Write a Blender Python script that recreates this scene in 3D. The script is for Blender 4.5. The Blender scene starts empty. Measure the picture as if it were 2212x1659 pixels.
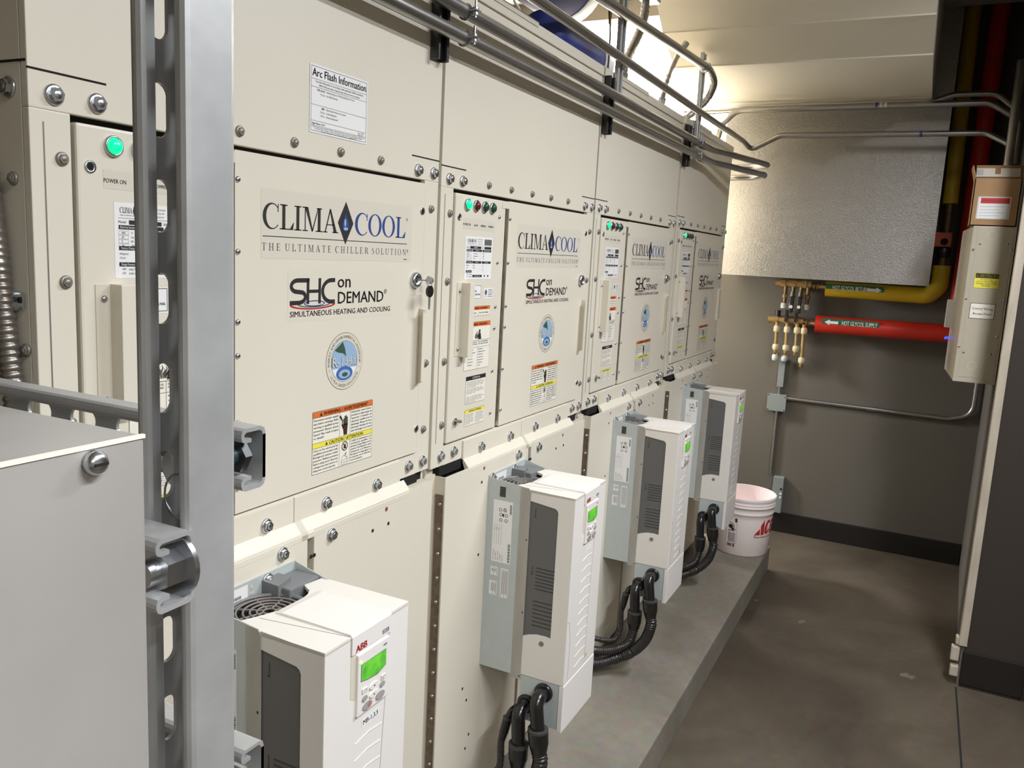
import bpy, bmesh, math, random
from mathutils import Vector, Matrix, Quaternion
random.seed(7)
SC = bpy.context.scene
COL = SC.collection

# ------------------------------------------------------------------ camera
F_PX = 1785.0419
RM = [[0.44931821280627005, -0.8918347621906638, 0.052382254522896916],
      [-0.11737240795456505, -0.1170565590852668, -0.9861650368097952],
      [0.8856279475555898, 0.4369536805239653, -0.15727243746134872]]
CAM = Vector((-0.6892, -0.9019, 1.499))
cd = bpy.data.cameras.new('camera'); cam = bpy.data.objects.new('camera', cd); COL.objects.link(cam)
cd.sensor_width = 36.0; cd.lens = F_PX / 2212.0 * 36.0; cd.clip_start = 0.02
_r, _d, _f = (Vector(v).normalized() for v in RM)
_M = Matrix((( _r.x, -_d.x, -_f.x), (_r.y, -_d.y, -_f.y), (_r.z, -_d.z, -_f.z)))
cam.matrix_world = Matrix.Translation(CAM) @ _M.to_4x4()
SC.camera = cam

# ------------------------------------------------------------------ world, exposure, main lamps
W = bpy.data.worlds.new('world'); SC.world = W; W.use_nodes = True
W.node_tree.nodes['Background'].inputs[0].default_value = (1.0, 0.93, 0.82, 1)
W.node_tree.nodes['Background'].inputs[1].default_value = 0.0
vs = SC.view_settings
vs.view_transform = 'Standard'; vs.look = 'None'; vs.gamma = 1.0; vs.exposure = -0.10
try: vs.use_curve_mapping = False
except Exception: pass
LAMPS = [  # (x, y, z, size x, size y, watts) of the strip lights; builders further down hang the fixtures around them
    (1.45, -1.35, 2.62, 1.15, 0.10, 48.0),
    (-0.15, -1.75, 2.56, 1.15, 0.10, 57.0),
    (2.95, 0.62, 2.80, 0.10, 0.90, 3.5),
    (-1.95, -2.30, 2.56, 1.15, 0.10, 34.0)]  # last one: unseen fill lamp, added to brighten the left-facing drive sides
GAP_LAMP = (3.47, 1.15, 1.45, 0.22, 0.40, 22.0)   # wall light behind the far end of the cabinet row, shining into the aisle
WINDOW_STRENGTH = 35.0
WARM = (0.94, 0.98, 1.05)

def area_light(name, loc, sx, sy, watts, col, rot=(0, 0, 0), spread=160):
    l = bpy.data.lights.new(name, 'AREA'); l.shape = 'RECTANGLE'; l.size = sx; l.size_y = sy
    l.energy = watts; l.color = col; l.spread = math.radians(spread)
    o = bpy.data.objects.new(name, l); COL.objects.link(o); o.location = loc; o.rotation_euler = rot
    return o

# ------------------------------------------------------------------ materials
def s2l(c):
    return tuple(((v / 255.0) / 12.92 if v / 255.0 <= 0.04045 else ((v / 255.0 + 0.055) / 1.055) ** 2.4) for v in c)
MATS = {}
def mat(name, rgb, rough=0.5, metal=0.0, noise=0.0, nscale=8.0, bump=0.0, bscale=120.0, emit=0.0, emit_rgb=None, spec=0.5, coat=0.0, stretch=None, detail=4.0):
    if name in MATS: return MATS[name]
    m = bpy.data.materials.new(name); m.use_nodes = True; nt = m.node_tree; b = nt.nodes['Principled BSDF']
    c = s2l(rgb); b.inputs['Base Color'].default_value = (*c, 1)
    b.inputs['Roughness'].default_value = rough; b.inputs['Metallic'].default_value = metal
    b.inputs['Specular IOR Level'].default_value = spec
    if coat: b.inputs['Coat Weight'].default_value = coat
    tc = None
    if noise or bump:
        tc = nt.nodes.new('ShaderNodeTexCoord'); src = tc.outputs['Object']
        if stretch:
            mp = nt.nodes.new('ShaderNodeMapping'); mp.inputs['Scale'].default_value = stretch
            nt.links.new(src, mp.inputs['Vector']); src = mp.outputs['Vector']
    if noise:
        n = nt.nodes.new('ShaderNodeTexNoise'); n.inputs['Scale'].default_value = nscale; n.inputs['Detail'].default_value = detail
        nt.links.new(src, n.inputs['Vector'])
        r = nt.nodes.new('ShaderNodeValToRGB'); e = r.color_ramp.elements
        e[0].position = 0.3; e[1].position = 0.7
        e[0].color = (*[v * (1 - noise) for v in c], 1); e[1].color = (*[min(1, v * (1 + noise)) for v in c], 1)
        nt.links.new(n.outputs['Fac'], r.inputs['Fac']); nt.links.new(r.outputs['Color'], b.inputs['Base Color'])
    if bump:
        n2 = nt.nodes.new('ShaderNodeTexNoise'); n2.inputs['Scale'].default_value = bscale; n2.inputs['Detail'].default_value = 3
        nt.links.new(src, n2.inputs['Vector'])
        bp = nt.nodes.new('ShaderNodeBump'); bp.inputs['Strength'].default_value = bump; bp.inputs['Distance'].default_value = 0.004
        nt.links.new(n2.outputs['Fac'], bp.inputs['Height']); nt.links.new(bp.outputs['Normal'], b.inputs['Normal'])
    if emit:
        b.inputs['Emission Color'].default_value = (*s2l(emit_rgb or rgb), 1); b.inputs['Emission Strength'].default_value = emit
    MATS[name] = m; return m

CREAM = mat('cream powder coat', (222, 214, 196), 0.42, noise=0.015, nscale=3, bump=0.03, bscale=400)
CREAM2 = mat('cream sheet fold', (212, 203, 184), 0.45)
DARK = mat('dark gap', (18, 15, 12), 0.9)
HOLE = mat('punched hole', (30, 22, 16), 0.9)
COPPER = mat('rusty plug', (140, 80, 50), 0.6)
ZINC = mat('zinc plated steel', (200, 202, 204), 0.28, 1.0)
SCREWP = mat('painted screw head', (150, 146, 136), 0.42, 0.55)
GALV = mat('galvanized steel', (196, 196, 194), 0.40, 0.6, noise=0.10, nscale=22, bump=0.03, bscale=90)
GALVB = mat('galvanized box steel', (190, 185, 179), 0.42, 0.45, noise=0.09, nscale=7, bump=0.02, bscale=60)
EMT = mat('steel tube', (176, 174, 170), 0.33, 0.95, noise=0.05, nscale=40)
CHAS = mat('drive chassis steel', (188, 194, 190), 0.45, 0.12, noise=0.03, nscale=30)
CHAS2 = mat('drive flange steel', (172, 167, 158), 0.45, 0.3, noise=0.12, nscale=30, stretch=(1, 1, 0.2))
WHITE = mat('white drive plastic', (228, 222, 212), 0.42)
WHITEF = mat('drive face plastic', (232, 226, 218), 0.42)
LOUV = mat('dark louvre plastic', (100, 98, 95), 0.5, noise=0.06, nscale=200, stretch=(1, 1, 8))
LOUVD = mat('louvre slot', (52, 50, 48), 0.6)
GREYP = mat('grey plastic', (120, 122, 122), 0.45)
FAN = mat('fan grille plastic', (128, 120, 114), 0.5)
BLACKP = mat('black plastic', (26, 24, 23), 0.25, spec=0.6)
BLACKH = mat('black corrugated hose', (42, 38, 35), 0.32, spec=0.6)
BLACKPT = mat('black painted strut', (30, 29, 29), 0.35, spec=0.6)
HINGE = mat('aged brass hinge', (118, 104, 88), 0.5, 0.5, noise=0.25, nscale=60)
INK = mat('black ink', (38, 34, 32), 0.6)
INKG = mat('grey ink', (92, 88, 82), 0.6)
BLUEI = mat('blue ink', (44, 66, 130), 0.55)
REDI = mat('red ink', (188, 40, 44), 0.5)
GRNI = mat('green ink', (46, 92, 72), 0.6)
WHT = mat('white label', (236, 234, 230), 0.45)
LBLC = mat('clear label film', (216, 209, 192), 0.32)
LBLF = mat('faint label film', (221, 213, 195), 0.36)
LBLY = mat('cream label', (236, 230, 214), 0.5)
ORANGE = mat('warning orange', (218, 112, 52), 0.5)
YEL = mat('warning yellow', (236, 222, 78), 0.5)
SKYB = mat('label sky blue', (148, 178, 204), 0.5)
SEAB = mat('label deep blue', (70, 104, 160), 0.5)
LEAFG = mat('label leaf green', (62, 86, 66), 0.5)
RINGL = mat('label ring', (216, 208, 190), 0.5)
WARMD = mat('label brown', (66, 40, 32), 0.5)
GREENL = mat('green pilot lamp lit', (20, 220, 150), 0.2, emit=1.5, emit_rgb=(0, 225, 130))
REDL = mat('red pilot lamp', (96, 34, 30), 0.15)
GRNL = mat('green pilot lamp', (34, 74, 56), 0.15)
BLUEL = mat('blue indicator lit', (30, 60, 255), 0.2, emit=5, emit_rgb=(20, 50, 255))
def lcd_mat():
    m = bpy.data.materials.new('green display'); m.use_nodes = True; nt = m.node_tree; b = nt.nodes['Principled BSDF']
    tc = nt.nodes.new('ShaderNodeTexCoord'); n = nt.nodes.new('ShaderNodeTexNoise'); n.inputs['Scale'].default_value = 45
    r = nt.nodes.new('ShaderNodeValToRGB'); r.color_ramp.elements[0].position = 0.35; r.color_ramp.elements[1].position = 0.7
    r.color_ramp.elements[0].color = (*s2l((60, 150, 40)), 1); r.color_ramp.elements[1].color = (*s2l((120, 225, 50)), 1)
    nt.links.new(tc.outputs['Object'], n.inputs['Vector']); nt.links.new(n.outputs['Fac'], r.inputs['Fac'])
    nt.links.new(r.outputs['Color'], b.inputs['Emission Color']); b.inputs['Emission Strength'].default_value = 0.75
    b.inputs['Base Color'].default_value = (*s2l((70, 130, 50)), 1); b.inputs['Roughness'].default_value = 0.15
    return m
LCD = lcd_mat()
RUBR = mat('keypad red', (170, 120, 116), 0.5)
KEYG = mat('keypad grey', (164, 158, 154), 0.45)
YELP = mat('yellow pipe jacket', (206, 172, 30), 0.42, noise=0.06, nscale=12)
REDP = mat('red pipe jacket', (196, 44, 26), 0.42, noise=0.06, nscale=12)
ORGP = mat('orange valve', (196, 78, 34), 0.5)
BRASS = mat('brass', (176, 146, 96), 0.4, 0.55, noise=0.1, nscale=40)
BRASSD = mat('dark brass', (120, 98, 62), 0.42, 0.5)
GRNLAB = mat('green pipe marker', (40, 96, 66), 0.5)
JUNC = mat('grey enamel box', (132, 138, 134), 0.45)
BLUEP = mat('blue plastic', (46, 62, 140), 0.4, noise=0.05, nscale=10)
BLUEP2 = mat('blue jacket', (74, 78, 132), 0.5, noise=0.06, nscale=8)
BUCK = mat('white bucket plastic', (246, 232, 225), 0.45, spec=0.4)
BUCKI = mat('bucket inside pink', (242, 224, 220), 0.5)
CARD = mat('cardboard', (166, 130, 92), 0.8, noise=0.05, nscale=20)
CARDE = mat('cardboard edge', (134, 102, 68), 0.85)
TAPE = mat('clear packing tape', (196, 188, 172), 0.2)
FOILW = mat('packing film', (214, 206, 200), 0.2)
STEELP = mat('control box enamel', (182, 172, 152), 0.4, noise=0.02, nscale=30)
TRIMM = mat('chipped corner bead', (176, 164, 146), 0.6, noise=0.12, nscale=30, stretch=(1, 1, 0.25))
RUBB = mat('vinyl base', (24, 18, 13), 0.5)
PAPER = mat('white paper', (232, 230, 228), 0.6)

def concrete(name, dark, mid, lite, scale=1.6, rough=0.62):
    m = bpy.data.materials.new(name); m.use_nodes = True; nt = m.node_tree; b = nt.nodes['Principled BSDF']; L = nt.links.new
    tc = nt.nodes.new('ShaderNodeTexCoord')
    a = nt.nodes.new('ShaderNodeTexNoise'); a.inputs['Scale'].default_value = scale; a.inputs['Detail'].default_value = 8; a.inputs['Roughness'].default_value = 0.6; a.inputs['Distortion'].default_value = 0.6
    r = nt.nodes.new('ShaderNodeValToRGB'); e = r.color_ramp.elements
    e[0].position = 0.32; e[0].color = (*s2l(dark), 1); e[1].position = 0.72; e[1].color = (*s2l(lite), 1)
    k = e.new(0.52); k.color = (*s2l(mid), 1)
    f = nt.nodes.new('ShaderNodeTexNoise'); f.inputs['Scale'].default_value = 34; f.inputs['Detail'].default_value = 6
    mx = nt.nodes.new('ShaderNodeMixRGB'); mx.blend_type = 'OVERLAY'; mx.inputs[0].default_value = 0.28
    sp = nt.nodes.new('ShaderNodeTexNoise'); sp.inputs['Scale'].default_value = 7.5; sp.inputs['Detail'].default_value = 2
    sr = nt.nodes.new('ShaderNodeValToRGB'); sr.color_ramp.elements[0].position = 0.735; sr.color_ramp.elements[1].position = 0.755
    mx2 = nt.nodes.new('ShaderNodeMixRGB'); mx2.inputs[2].default_value = (*s2l((128, 120, 106)), 1)
    ml = nt.nodes.new('ShaderNodeMath'); ml.operation = 'MULTIPLY'; ml.inputs[1].default_value = 0.5
    for t in (a, f, sp): L(tc.outputs['Object'], t.inputs['Vector'])
    L(a.outputs['Fac'], r.inputs['Fac']); L(r.outputs['Color'], mx.inputs[1]); L(f.outputs['Color'], mx.inputs[2])
    L(sp.outputs['Fac'], sr.inputs['Fac']); L(sr.outputs['Color'], ml.inputs[0]); L(ml.outputs[0], mx2.inputs[0])
    L(mx.outputs['Color'], mx2.inputs[1]); L(mx2.outputs['Color'], b.inputs['Base Color'])
    b.inputs['Roughness'].default_value = rough
    bp = nt.nodes.new('ShaderNodeBump'); bp.inputs['Strength'].default_value = 0.25; bp.inputs['Distance'].default_value = 0.004
    L(f.outputs['Fac'], bp.inputs['Height']); L(bp.outputs['Normal'], b.inputs['Normal'])
    MATS[name] = m; return m
FLOORM = concrete('stained concrete floor', (60, 51, 40), (76, 66, 53), (94, 84, 70))
PADM = concrete('concrete pad', (110, 103, 91), (125, 118, 106), (142, 135, 123), 2.2)
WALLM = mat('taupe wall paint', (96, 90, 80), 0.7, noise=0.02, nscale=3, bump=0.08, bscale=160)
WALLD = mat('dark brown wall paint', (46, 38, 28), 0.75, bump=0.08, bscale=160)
CEILM = mat('painted ceiling', (196, 188, 172), 0.8)
DUCTM = mat('duct jacket', (240, 233, 218), 0.85, spec=0.2, noise=0.015, nscale=4, bump=0.03, bscale=60)

def foil():
    m = bpy.data.materials.new('crinkled foil facing'); m.use_nodes = True; nt = m.node_tree; b = nt.nodes['Principled BSDF']; L = nt.links.new
    tc = nt.nodes.new('ShaderNodeTexCoord'); n = nt.nodes.new('ShaderNodeTexNoise'); n.inputs['Scale'].default_value = 120; n.inputs['Detail'].default_value = 5; n.inputs['Distortion'].default_value = 1.2
    n2 = nt.nodes.new('ShaderNodeTexNoise'); n2.inputs['Scale'].default_value = 3.0
    bp = nt.nodes.new('ShaderNodeBump'); bp.inputs['Strength'].default_value = 0.45; bp.inputs['Distance'].default_value = 0.006
    b.inputs['Base Color'].default_value = (*s2l((170, 166, 160)), 1); b.inputs['Metallic'].default_value = 0.8; b.inputs['Roughness'].default_value = 0.42
    L(tc.outputs['Object'], n.inputs['Vector']); L(tc.outputs['Object'], n2.inputs['Vector'])
    L(n.outputs['Fac'], bp.inputs['Height']); L(bp.outputs['Normal'], b.inputs['Normal'])
    return m
FOIL = foil()
GLOW = mat('bright window pane', (255, 252, 244), 0.5, emit=WINDOW_STRENGTH, emit_rgb=(255, 250, 238))
TUBEG = mat('lamp diffuser', (255, 250, 238), 0.5, emit=2.5, emit_rgb=(255, 250, 240))

# ------------------------------------------------------------------ object helpers
ORG = {}
def thing(name, label, cat, org, group=None):
    o = bpy.data.objects.new(name, None); COL.objects.link(o); o.location = org; o.empty_display_size = 0.05
    o['label'] = label; o['category'] = cat
    if group: o['group'] = group
    ORG[o] = Vector(org); return o
def org_of(p):
    while p.parent is not None and p not in ORG: p = p.parent
    return ORG[p]
class MB:
    """collects shapes in world coordinates; build() links them as ONE mesh"""
    def __init__(s): s.v = []; s.f = []; s.m = []; s.mats = []; s.sm = []
    def mi(s, m):
        if m not in s.mats: s.mats.append(m)
        return s.mats.index(m)
    def add(s, verts, faces, m, smooth=False):
        k = len(s.v); s.v += [tuple(p) for p in verts]; i = s.mi(m)
        for f in faces: s.f.append([k + q for q in f]); s.m.append(i); s.sm.append(smooth)
    def box(s, x0, x1, y0, y1, z0, z1, m, bev=0.0):
        if bev:
            bm = bmesh.new(); bmesh.ops.create_cube(bm, size=1.0)
            for v in bm.verts: v.co = Vector(((x0 + x1) / 2 + v.co.x * (x1 - x0), (y0 + y1) / 2 + v.co.y * (y1 - y0), (z0 + z1) / 2 + v.co.z * (z1 - z0)))
            bmesh.ops.bevel(bm, geom=bm.edges[:], offset=bev, segments=2, affect='EDGES', profile=0.6)
            s.addbm(bm, m); return s
        V = [(x0, y0, z0), (x1, y0, z0), (x1, y1, z0), (x0, y1, z0), (x0, y0, z1), (x1, y0, z1), (x1, y1, z1), (x0, y1, z1)]
        s.add(V, [(0, 3, 2, 1), (4, 5, 6, 7), (0, 1, 5, 4), (1, 2, 6, 5), (2, 3, 7, 6), (3, 0, 4, 7)], m); return s
    def addbm(s, bm, m, smooth=False):
        bm.verts.index_update(); s.add([v.co[:] for v in bm.verts], [[v.index for v in f.verts] for f in bm.faces], m, smooth); bm.free()
    def hexa(s, P, m):  # 8 points, bottom ring then top ring
        s.add(P, [(0, 3, 2, 1), (4, 5, 6, 7), (0, 1, 5, 4), (1, 2, 6, 5), (2, 3, 7, 6), (3, 0, 4, 7)], m); return s
    def prism(s, poly, axis, lo, hi, m, smooth=False):
        """poly: 2D points in the two other axes (x:(y,z) y:(x,z) z:(x,y)) extruded along axis"""
        n = len(poly)
        def P(p, t):
            return {'x': (t, p[0], p[1]), 'y': (p[0], t, p[1]), 'z': (p[0], p[1], t)}[axis]
        V = [P(p, lo) for p in poly] + [P(p, hi) for p in poly]
        F = [list(range(n))[::-1], list(range(n, 2 * n))] + [(i, (i + 1) % n, n + (i + 1) % n, n + i) for i in range(n)]
        s.add(V, F, m, smooth); return s
    def cyl(s, p0, p1, r, m, seg=16, r1=None, cap=True, smooth=True):
        p0 = Vector(p0); p1 = Vector(p1); d = (p1 - p0).normalized(); r1 = r if r1 is None else r1
        a = d.orthogonal().normalized(); b = d.cross(a)
        V = []
        for p, q in ((p0, r), (p1, r1)):
            for i in range(seg):
                t = 2 * math.pi * i / seg; V.append(p + (a * math.cos(t) + b * math.sin(t)) * q)
        s.add(V, [(i, (i + 1) % seg, seg + (i + 1) % seg, seg + i) for i in range(seg)], m, smooth)
        if cap: s.add(V, [list(range(seg))[::-1], list(range(seg, 2 * seg))], m)
        return s
    def lathe(s, prof, c, m, axis='z', seg=32, smooth=True):
        """prof: (r, t) pairs along axis from c"""
        c = Vector(c); A = {'z': (Vector((1, 0, 0)), Vector((0, 1, 0)), Vector((0, 0, 1))), 'y': (Vector((1, 0, 0)), Vector((0, 0, 1)), Vector((0, -1, 0))), 'x': (Vector((0, 1, 0)), Vector((0, 0, 1)), Vector((1, 0, 0)))}[axis]
        V = []
        for r, t in prof:
            for i in range(seg):
                a = 2 * math.pi * i / seg; V.append(c + A[0] * r * math.cos(a) + A[1] * r * math.sin(a) + A[2] * t)
        F = []
        for k in range(len(prof) - 1):
            for i in range(seg):
                j = (i + 1) % seg; F.append((k * seg + i, k * seg + j, (k + 1) * seg + j, (k + 1) * seg + i))
        s.add(V, F, m, smooth); return s
    def tube(s, pts, r, m, seg=12, cap=True):
        """r: number or function of (index, arc length)"""
        pts = [Vector(p) for p in pts]; n = len(pts)
        T = [(pts[min(i + 1, n - 1)] - pts[max(i - 1, 0)]).normalized() for i in range(n)]
        u = T[0].orthogonal().normalized(); V = []; L = 0
        for i in range(n):
            if i:
                L += (pts[i] - pts[i - 1]).length
                q = T[i - 1].rotation_difference(T[i]); u = (q @ u).normalized()
            w = T[i].cross(u); rr = r(i, L) if callable(r) else r
            for k in range(seg):
                a = 2 * math.pi * k / seg; V.append(pts[i] + (u * math.cos(a) + w * math.sin(a)) * rr)
        F = [(i * seg + k, i * seg + (k + 1) % seg, (i + 1) * seg + (k + 1) % seg, (i + 1) * seg + k) for i in range(n - 1) for k in range(seg)]
        s.add(V, F, m, True)
        if cap: s.add(V[:seg] + V[-seg:], [list(range(seg))[::-1], list(range(seg, 2 * seg))], m)
        return s
    def torus(s, c, R, r, m, axis='y', seg=28, ms=8):
        pts = []
        for i in range(seg + 1):
            a = 2 * math.pi * i / seg; x, y = R * math.cos(a), R * math.sin(a)
            pts.append(Vector(c) + {'y': Vector((x, 0, y)), 'x': Vector((0, x, y)), 'z': Vector((x, y, 0))}[axis])
        s.tube(pts, r, m, ms, cap=False); return s
    def mesh(s, name, org=(0, 0, 0), mw=None):
        me = bpy.data.meshes.new(name); o = Vector(org)
        V = [Vector(p) - o for p in s.v] if mw is None else [mw @ Vector(p) for p in s.v]
        me.from_pydata(V, [], s.f)
        for m in s.mats: me.materials.append(m)
        me.polygons.foreach_set('material_index', s.m); me.polygons.foreach_set('use_smooth', s.sm)
        me.update(); return me
    def build(s, name, parent=None, label=None):
        org = org_of(parent) if parent is not None else Vector((0, 0, 0))
        o = bpy.data.objects.new(name, s.mesh(name, org)); COL.objects.link(o)
        if parent is not None: o.parent = parent
        if label: o['label'] = label
        return o
    def solo(s, name, label, cat, org, group=None):
        """a thing that is one mesh"""
        o = bpy.data.objects.new(name, s.mesh(name, org)); COL.objects.link(o); o.location = org
        o['label'] = label; o['category'] = cat
        if group: o['group'] = group
        ORG[o] = Vector(org); return o
    def struct(s, name):
        o = s.build(name); o['kind'] = 'structure'; return o
def put(me, name, parent, loc):
    o = bpy.data.objects.new(name, me); COL.objects.link(o); o.parent = parent; o.location = Vector(loc) - org_of(parent); return o
def dup(root, delta, label=None):
    def cp(o, par):
        c = o.copy(); COL.objects.link(c)
        if par is not None: c.parent = par
        for ch in list(o.children): cp(ch, c)
        return c
    r = cp(root, None); r.location = Vector(root.location) + Vector(delta); ORG[r] = ORG[root] + Vector(delta)
    if label: r['label'] = label
    return r
def child(root, name):
    for c in root.children:
        if c.name.split('.')[0] == name: return c
def smooth_path(P, n=10, closed=False):
    P = [Vector(p) for p in P]; out = []
    for i in range(len(P) - 1):
        p0 = P[max(i - 1, 0)]; p1 = P[i]; p2 = P[i + 1]; p3 = P[min(i + 2, len(P) - 1)]
        for k in range(n):
            t = k / n
            out.append(0.5 * ((2 * p1) + (p2 - p0) * t + (2 * p0 - 5 * p1 + 4 * p2 - p3) * t * t + (-p0 + 3 * p1 - 3 * p2 + p3) * t ** 3))
    out.append(P[-1]); return out
def bend_path(P, rad, n=8):
    """polyline with rounded corners"""
    P = [Vector(p) for p in P]; out = [P[0]]
    for i in range(1, len(P) - 1):
        r = rad[i - 1] if isinstance(rad, (list, tuple)) else rad
        a = (P[i - 1] - P[i]).normalized(); b = (P[i + 1] - P[i]).normalized()
        ang = a.angle(b); t = min(r / math.tan(ang / 2), 0.49 * (P[i - 1] - P[i]).length, 0.49 * (P[i + 1] - P[i]).length)
        s0 = P[i] + a * t; s1 = P[i] + b * t
        for k in range(n + 1):
            u = k / n; out.append((1 - u) ** 2 * s0 + 2 * u * (1 - u) * P[i] + u * u * s1)
    out.append(P[-1]); return out

# ------------------------------------------------------------------ flat lettering sheets
GLY = {}
def glyphs(s, off):
    k = (s, off)
    if k in GLY: return GLY[k]
    c = bpy.data.curves.new('t', 'FONT'); c.body = s; c.offset = off; c.resolution_u = 2; c.fill_mode = 'FRONT'
    o = bpy.data.objects.new('t', c); COL.objects.link(o)
    dg = bpy.context.evaluated_depsgraph_get(); me = bpy.data.meshes.new_from_object(o.evaluated_get(dg))
    V = [(v.co.x, v.co.y) for v in me.vertices]; Fc = [list(p.vertices) for p in me.polygons]
    bpy.data.objects.remove(o); bpy.data.curves.remove(c); bpy.data.meshes.remove(me)
    GLY[k] = (V, Fc); return GLY[k]
CAPH = max(v[1] for v in glyphs('H', 0.0)[0])
class Sheet:
    """2D artwork in metres (u right, v up); layers stack 0.15 mm apart"""
    def __init__(s): s.P = []
    def poly(s, pts, m, L=1): s.P.append(([tuple(p) for p in pts], [list(range(len(pts)))], m, L)); return s
    def rect(s, x0, y0, x1, y1, m, L=1): return s.poly([(x0, y0), (x1, y0), (x1, y1), (x0, y1)], m, L)
    def rrect(s, x0, y0, x1, y1, r, m, L=1):
        P = []
        for cx, cy, a0 in ((x1 - r, y1 - r, 0), (x0 + r, y1 - r, 90), (x0 + r, y0 + r, 180), (x1 - r, y0 + r, 270)):
            for k in range(5):
                a = math.radians(a0 + k * 22.5); P.append((cx + r * math.cos(a), cy + r * math.sin(a)))
        return s.poly(P, m, L)
    def frame(s, x0, y0, x1, y1, w, m, L=2):
        s.rect(x0, y0, x1, y0 + w, m, L); s.rect(x0, y1 - w, x1, y1, m, L); s.rect(x0, y0 + w, x0 + w, y1 - w, m, L); s.rect(x1 - w, y0 + w, x1, y1 - w, m, L); return s
    def ell(s, cx, cy, rx, ry, m, L=1, n=28, a0=0, a1=360):
        return s.poly([(cx + rx * math.cos(math.radians(a0 + (a1 - a0) * k / n)), cy + ry * math.sin(math.radians(a0 + (a1 - a0) * k / n))) for k in range(n if a1 - a0 == 360 else n + 1)], m, L)
    def band(s, o, i, m, L=1, a0=0, a1=360, n=32):
        """o,i: (cx,cy,rx,ry) outer and inner ellipses"""
        V = []
        for e in (o, i):
            for k in range(n + 1):
                a = math.radians(a0 + (a1 - a0) * k / n); V.append((e[0] + e[2] * math.cos(a), e[1] + e[3] * math.sin(a)))
        s.P.append((V, [[k, k + 1, n + 2 + k, n + 1 + k] for k in range(n)], m, L)); return s
    def stroke(s, pts, w, m, L=1):
        n = len(pts); V = []
        for i in range(n):
            a = Vector(pts[max(i - 1, 0)]); b = Vector(pts[min(i + 1, n - 1)]); t = (b - a).normalized(); ww = w[i] if isinstance(w, (list, tuple)) else w
            nn = Vector((-t.y, t.x)) * ww / 2; p = Vector(pts[i]); V += [tuple(p + nn), tuple(p - nn)]
        s.P.append((V, [[2 * i, 2 * i + 1, 2 * i + 3, 2 * i + 2] for i in range(n - 1)], m, L)); return s
    def text(s, t, x, y, h, m, L=2, w=None, bold=0.0, anchor='l', xs=1.0, slant=0.0, rot=0.0):
        V, Fc = glyphs(t, 0.0)
        if not V: return s
        if bold:
            e = bold * 0.5 * h / CAPH
            for q in (-e, e): s.text(t, x + q, y + q * .4, h, m, L, w, 0.0, anchor, xs, slant, rot)
        x0 = min(v[0] for v in V); x1 = max(v[0] for v in V); k = h / CAPH; kx = k * xs
        if w: kx = w / (x1 - x0)
        wid = (x1 - x0) * kx; ox = {'l': 0, 'c': -wid / 2, 'r': -wid}[anchor]
        c, sn = math.cos(math.radians(rot)), math.sin(math.radians(rot)); Q = []
        for v in V:
            a = (v[0] - x0) * kx + ox + slant * v[1] * k; b = v[1] * k; Q.append((x + a * c - b * sn, y + a * sn + b * c))
        s.P.append((Q, Fc, m, L)); return s
    def para(s, lines, x, y, h, lead, m, L=2, w=None, bold=0.0, xs=0.8):
        for i, t in enumerate(lines):
            s.text(t, x, y - h - i * lead, h, m, L, bold=bold, xs=xs)
        return s
    def arctext(s, t, cx, cy, r, h, a_mid, m, L=2, inward=False, sp=1.0, bold=0.0, up=True):
        k = h / CAPH; adv = []
        for ch in t:
            if ch == ' ': adv.append(0.32 * k); continue
            V, _ = glyphs(ch, 0.0); adv.append((max(v[0] for v in V) - min(v[0] for v in V) + 0.10) * k)
        tot = sum(adv) * sp; pos = -tot / 2
        for ch, a in zip(t, adv):
            mid = pos + a * sp / 2; pos += a * sp
            if ch == ' ': continue
            th = math.radians(a_mid) + (-mid if up else mid) / r
            px, py = cx + r * math.cos(th), cy + r * math.sin(th)
            s.text(ch, px + (h / 2) * (-math.cos(th) if up else math.cos(th)), py + (h / 2) * (-math.sin(th) if up else math.sin(th)), h, m, L, bold=bold, anchor='c', rot=math.degrees(th) - 90 if up else math.degrees(th) + 90)
        return s
    def build(s, name, parent, o, u, v, label=None, warp=None):
        o = Vector(o); u = Vector(u).normalized(); v = Vector(v).normalized(); n = u.cross(v); B = MB()
        for V, Fc, m, L in s.P:
            if warp: B.add([warp(p[0], p[1], L * 0.00018) for p in V], Fc, m)
            else: B.add([o + u * p[0] + v * p[1] + n * (L * 0.00018) for p in V], Fc, m)
        return B.build(name, parent, label)

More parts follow.
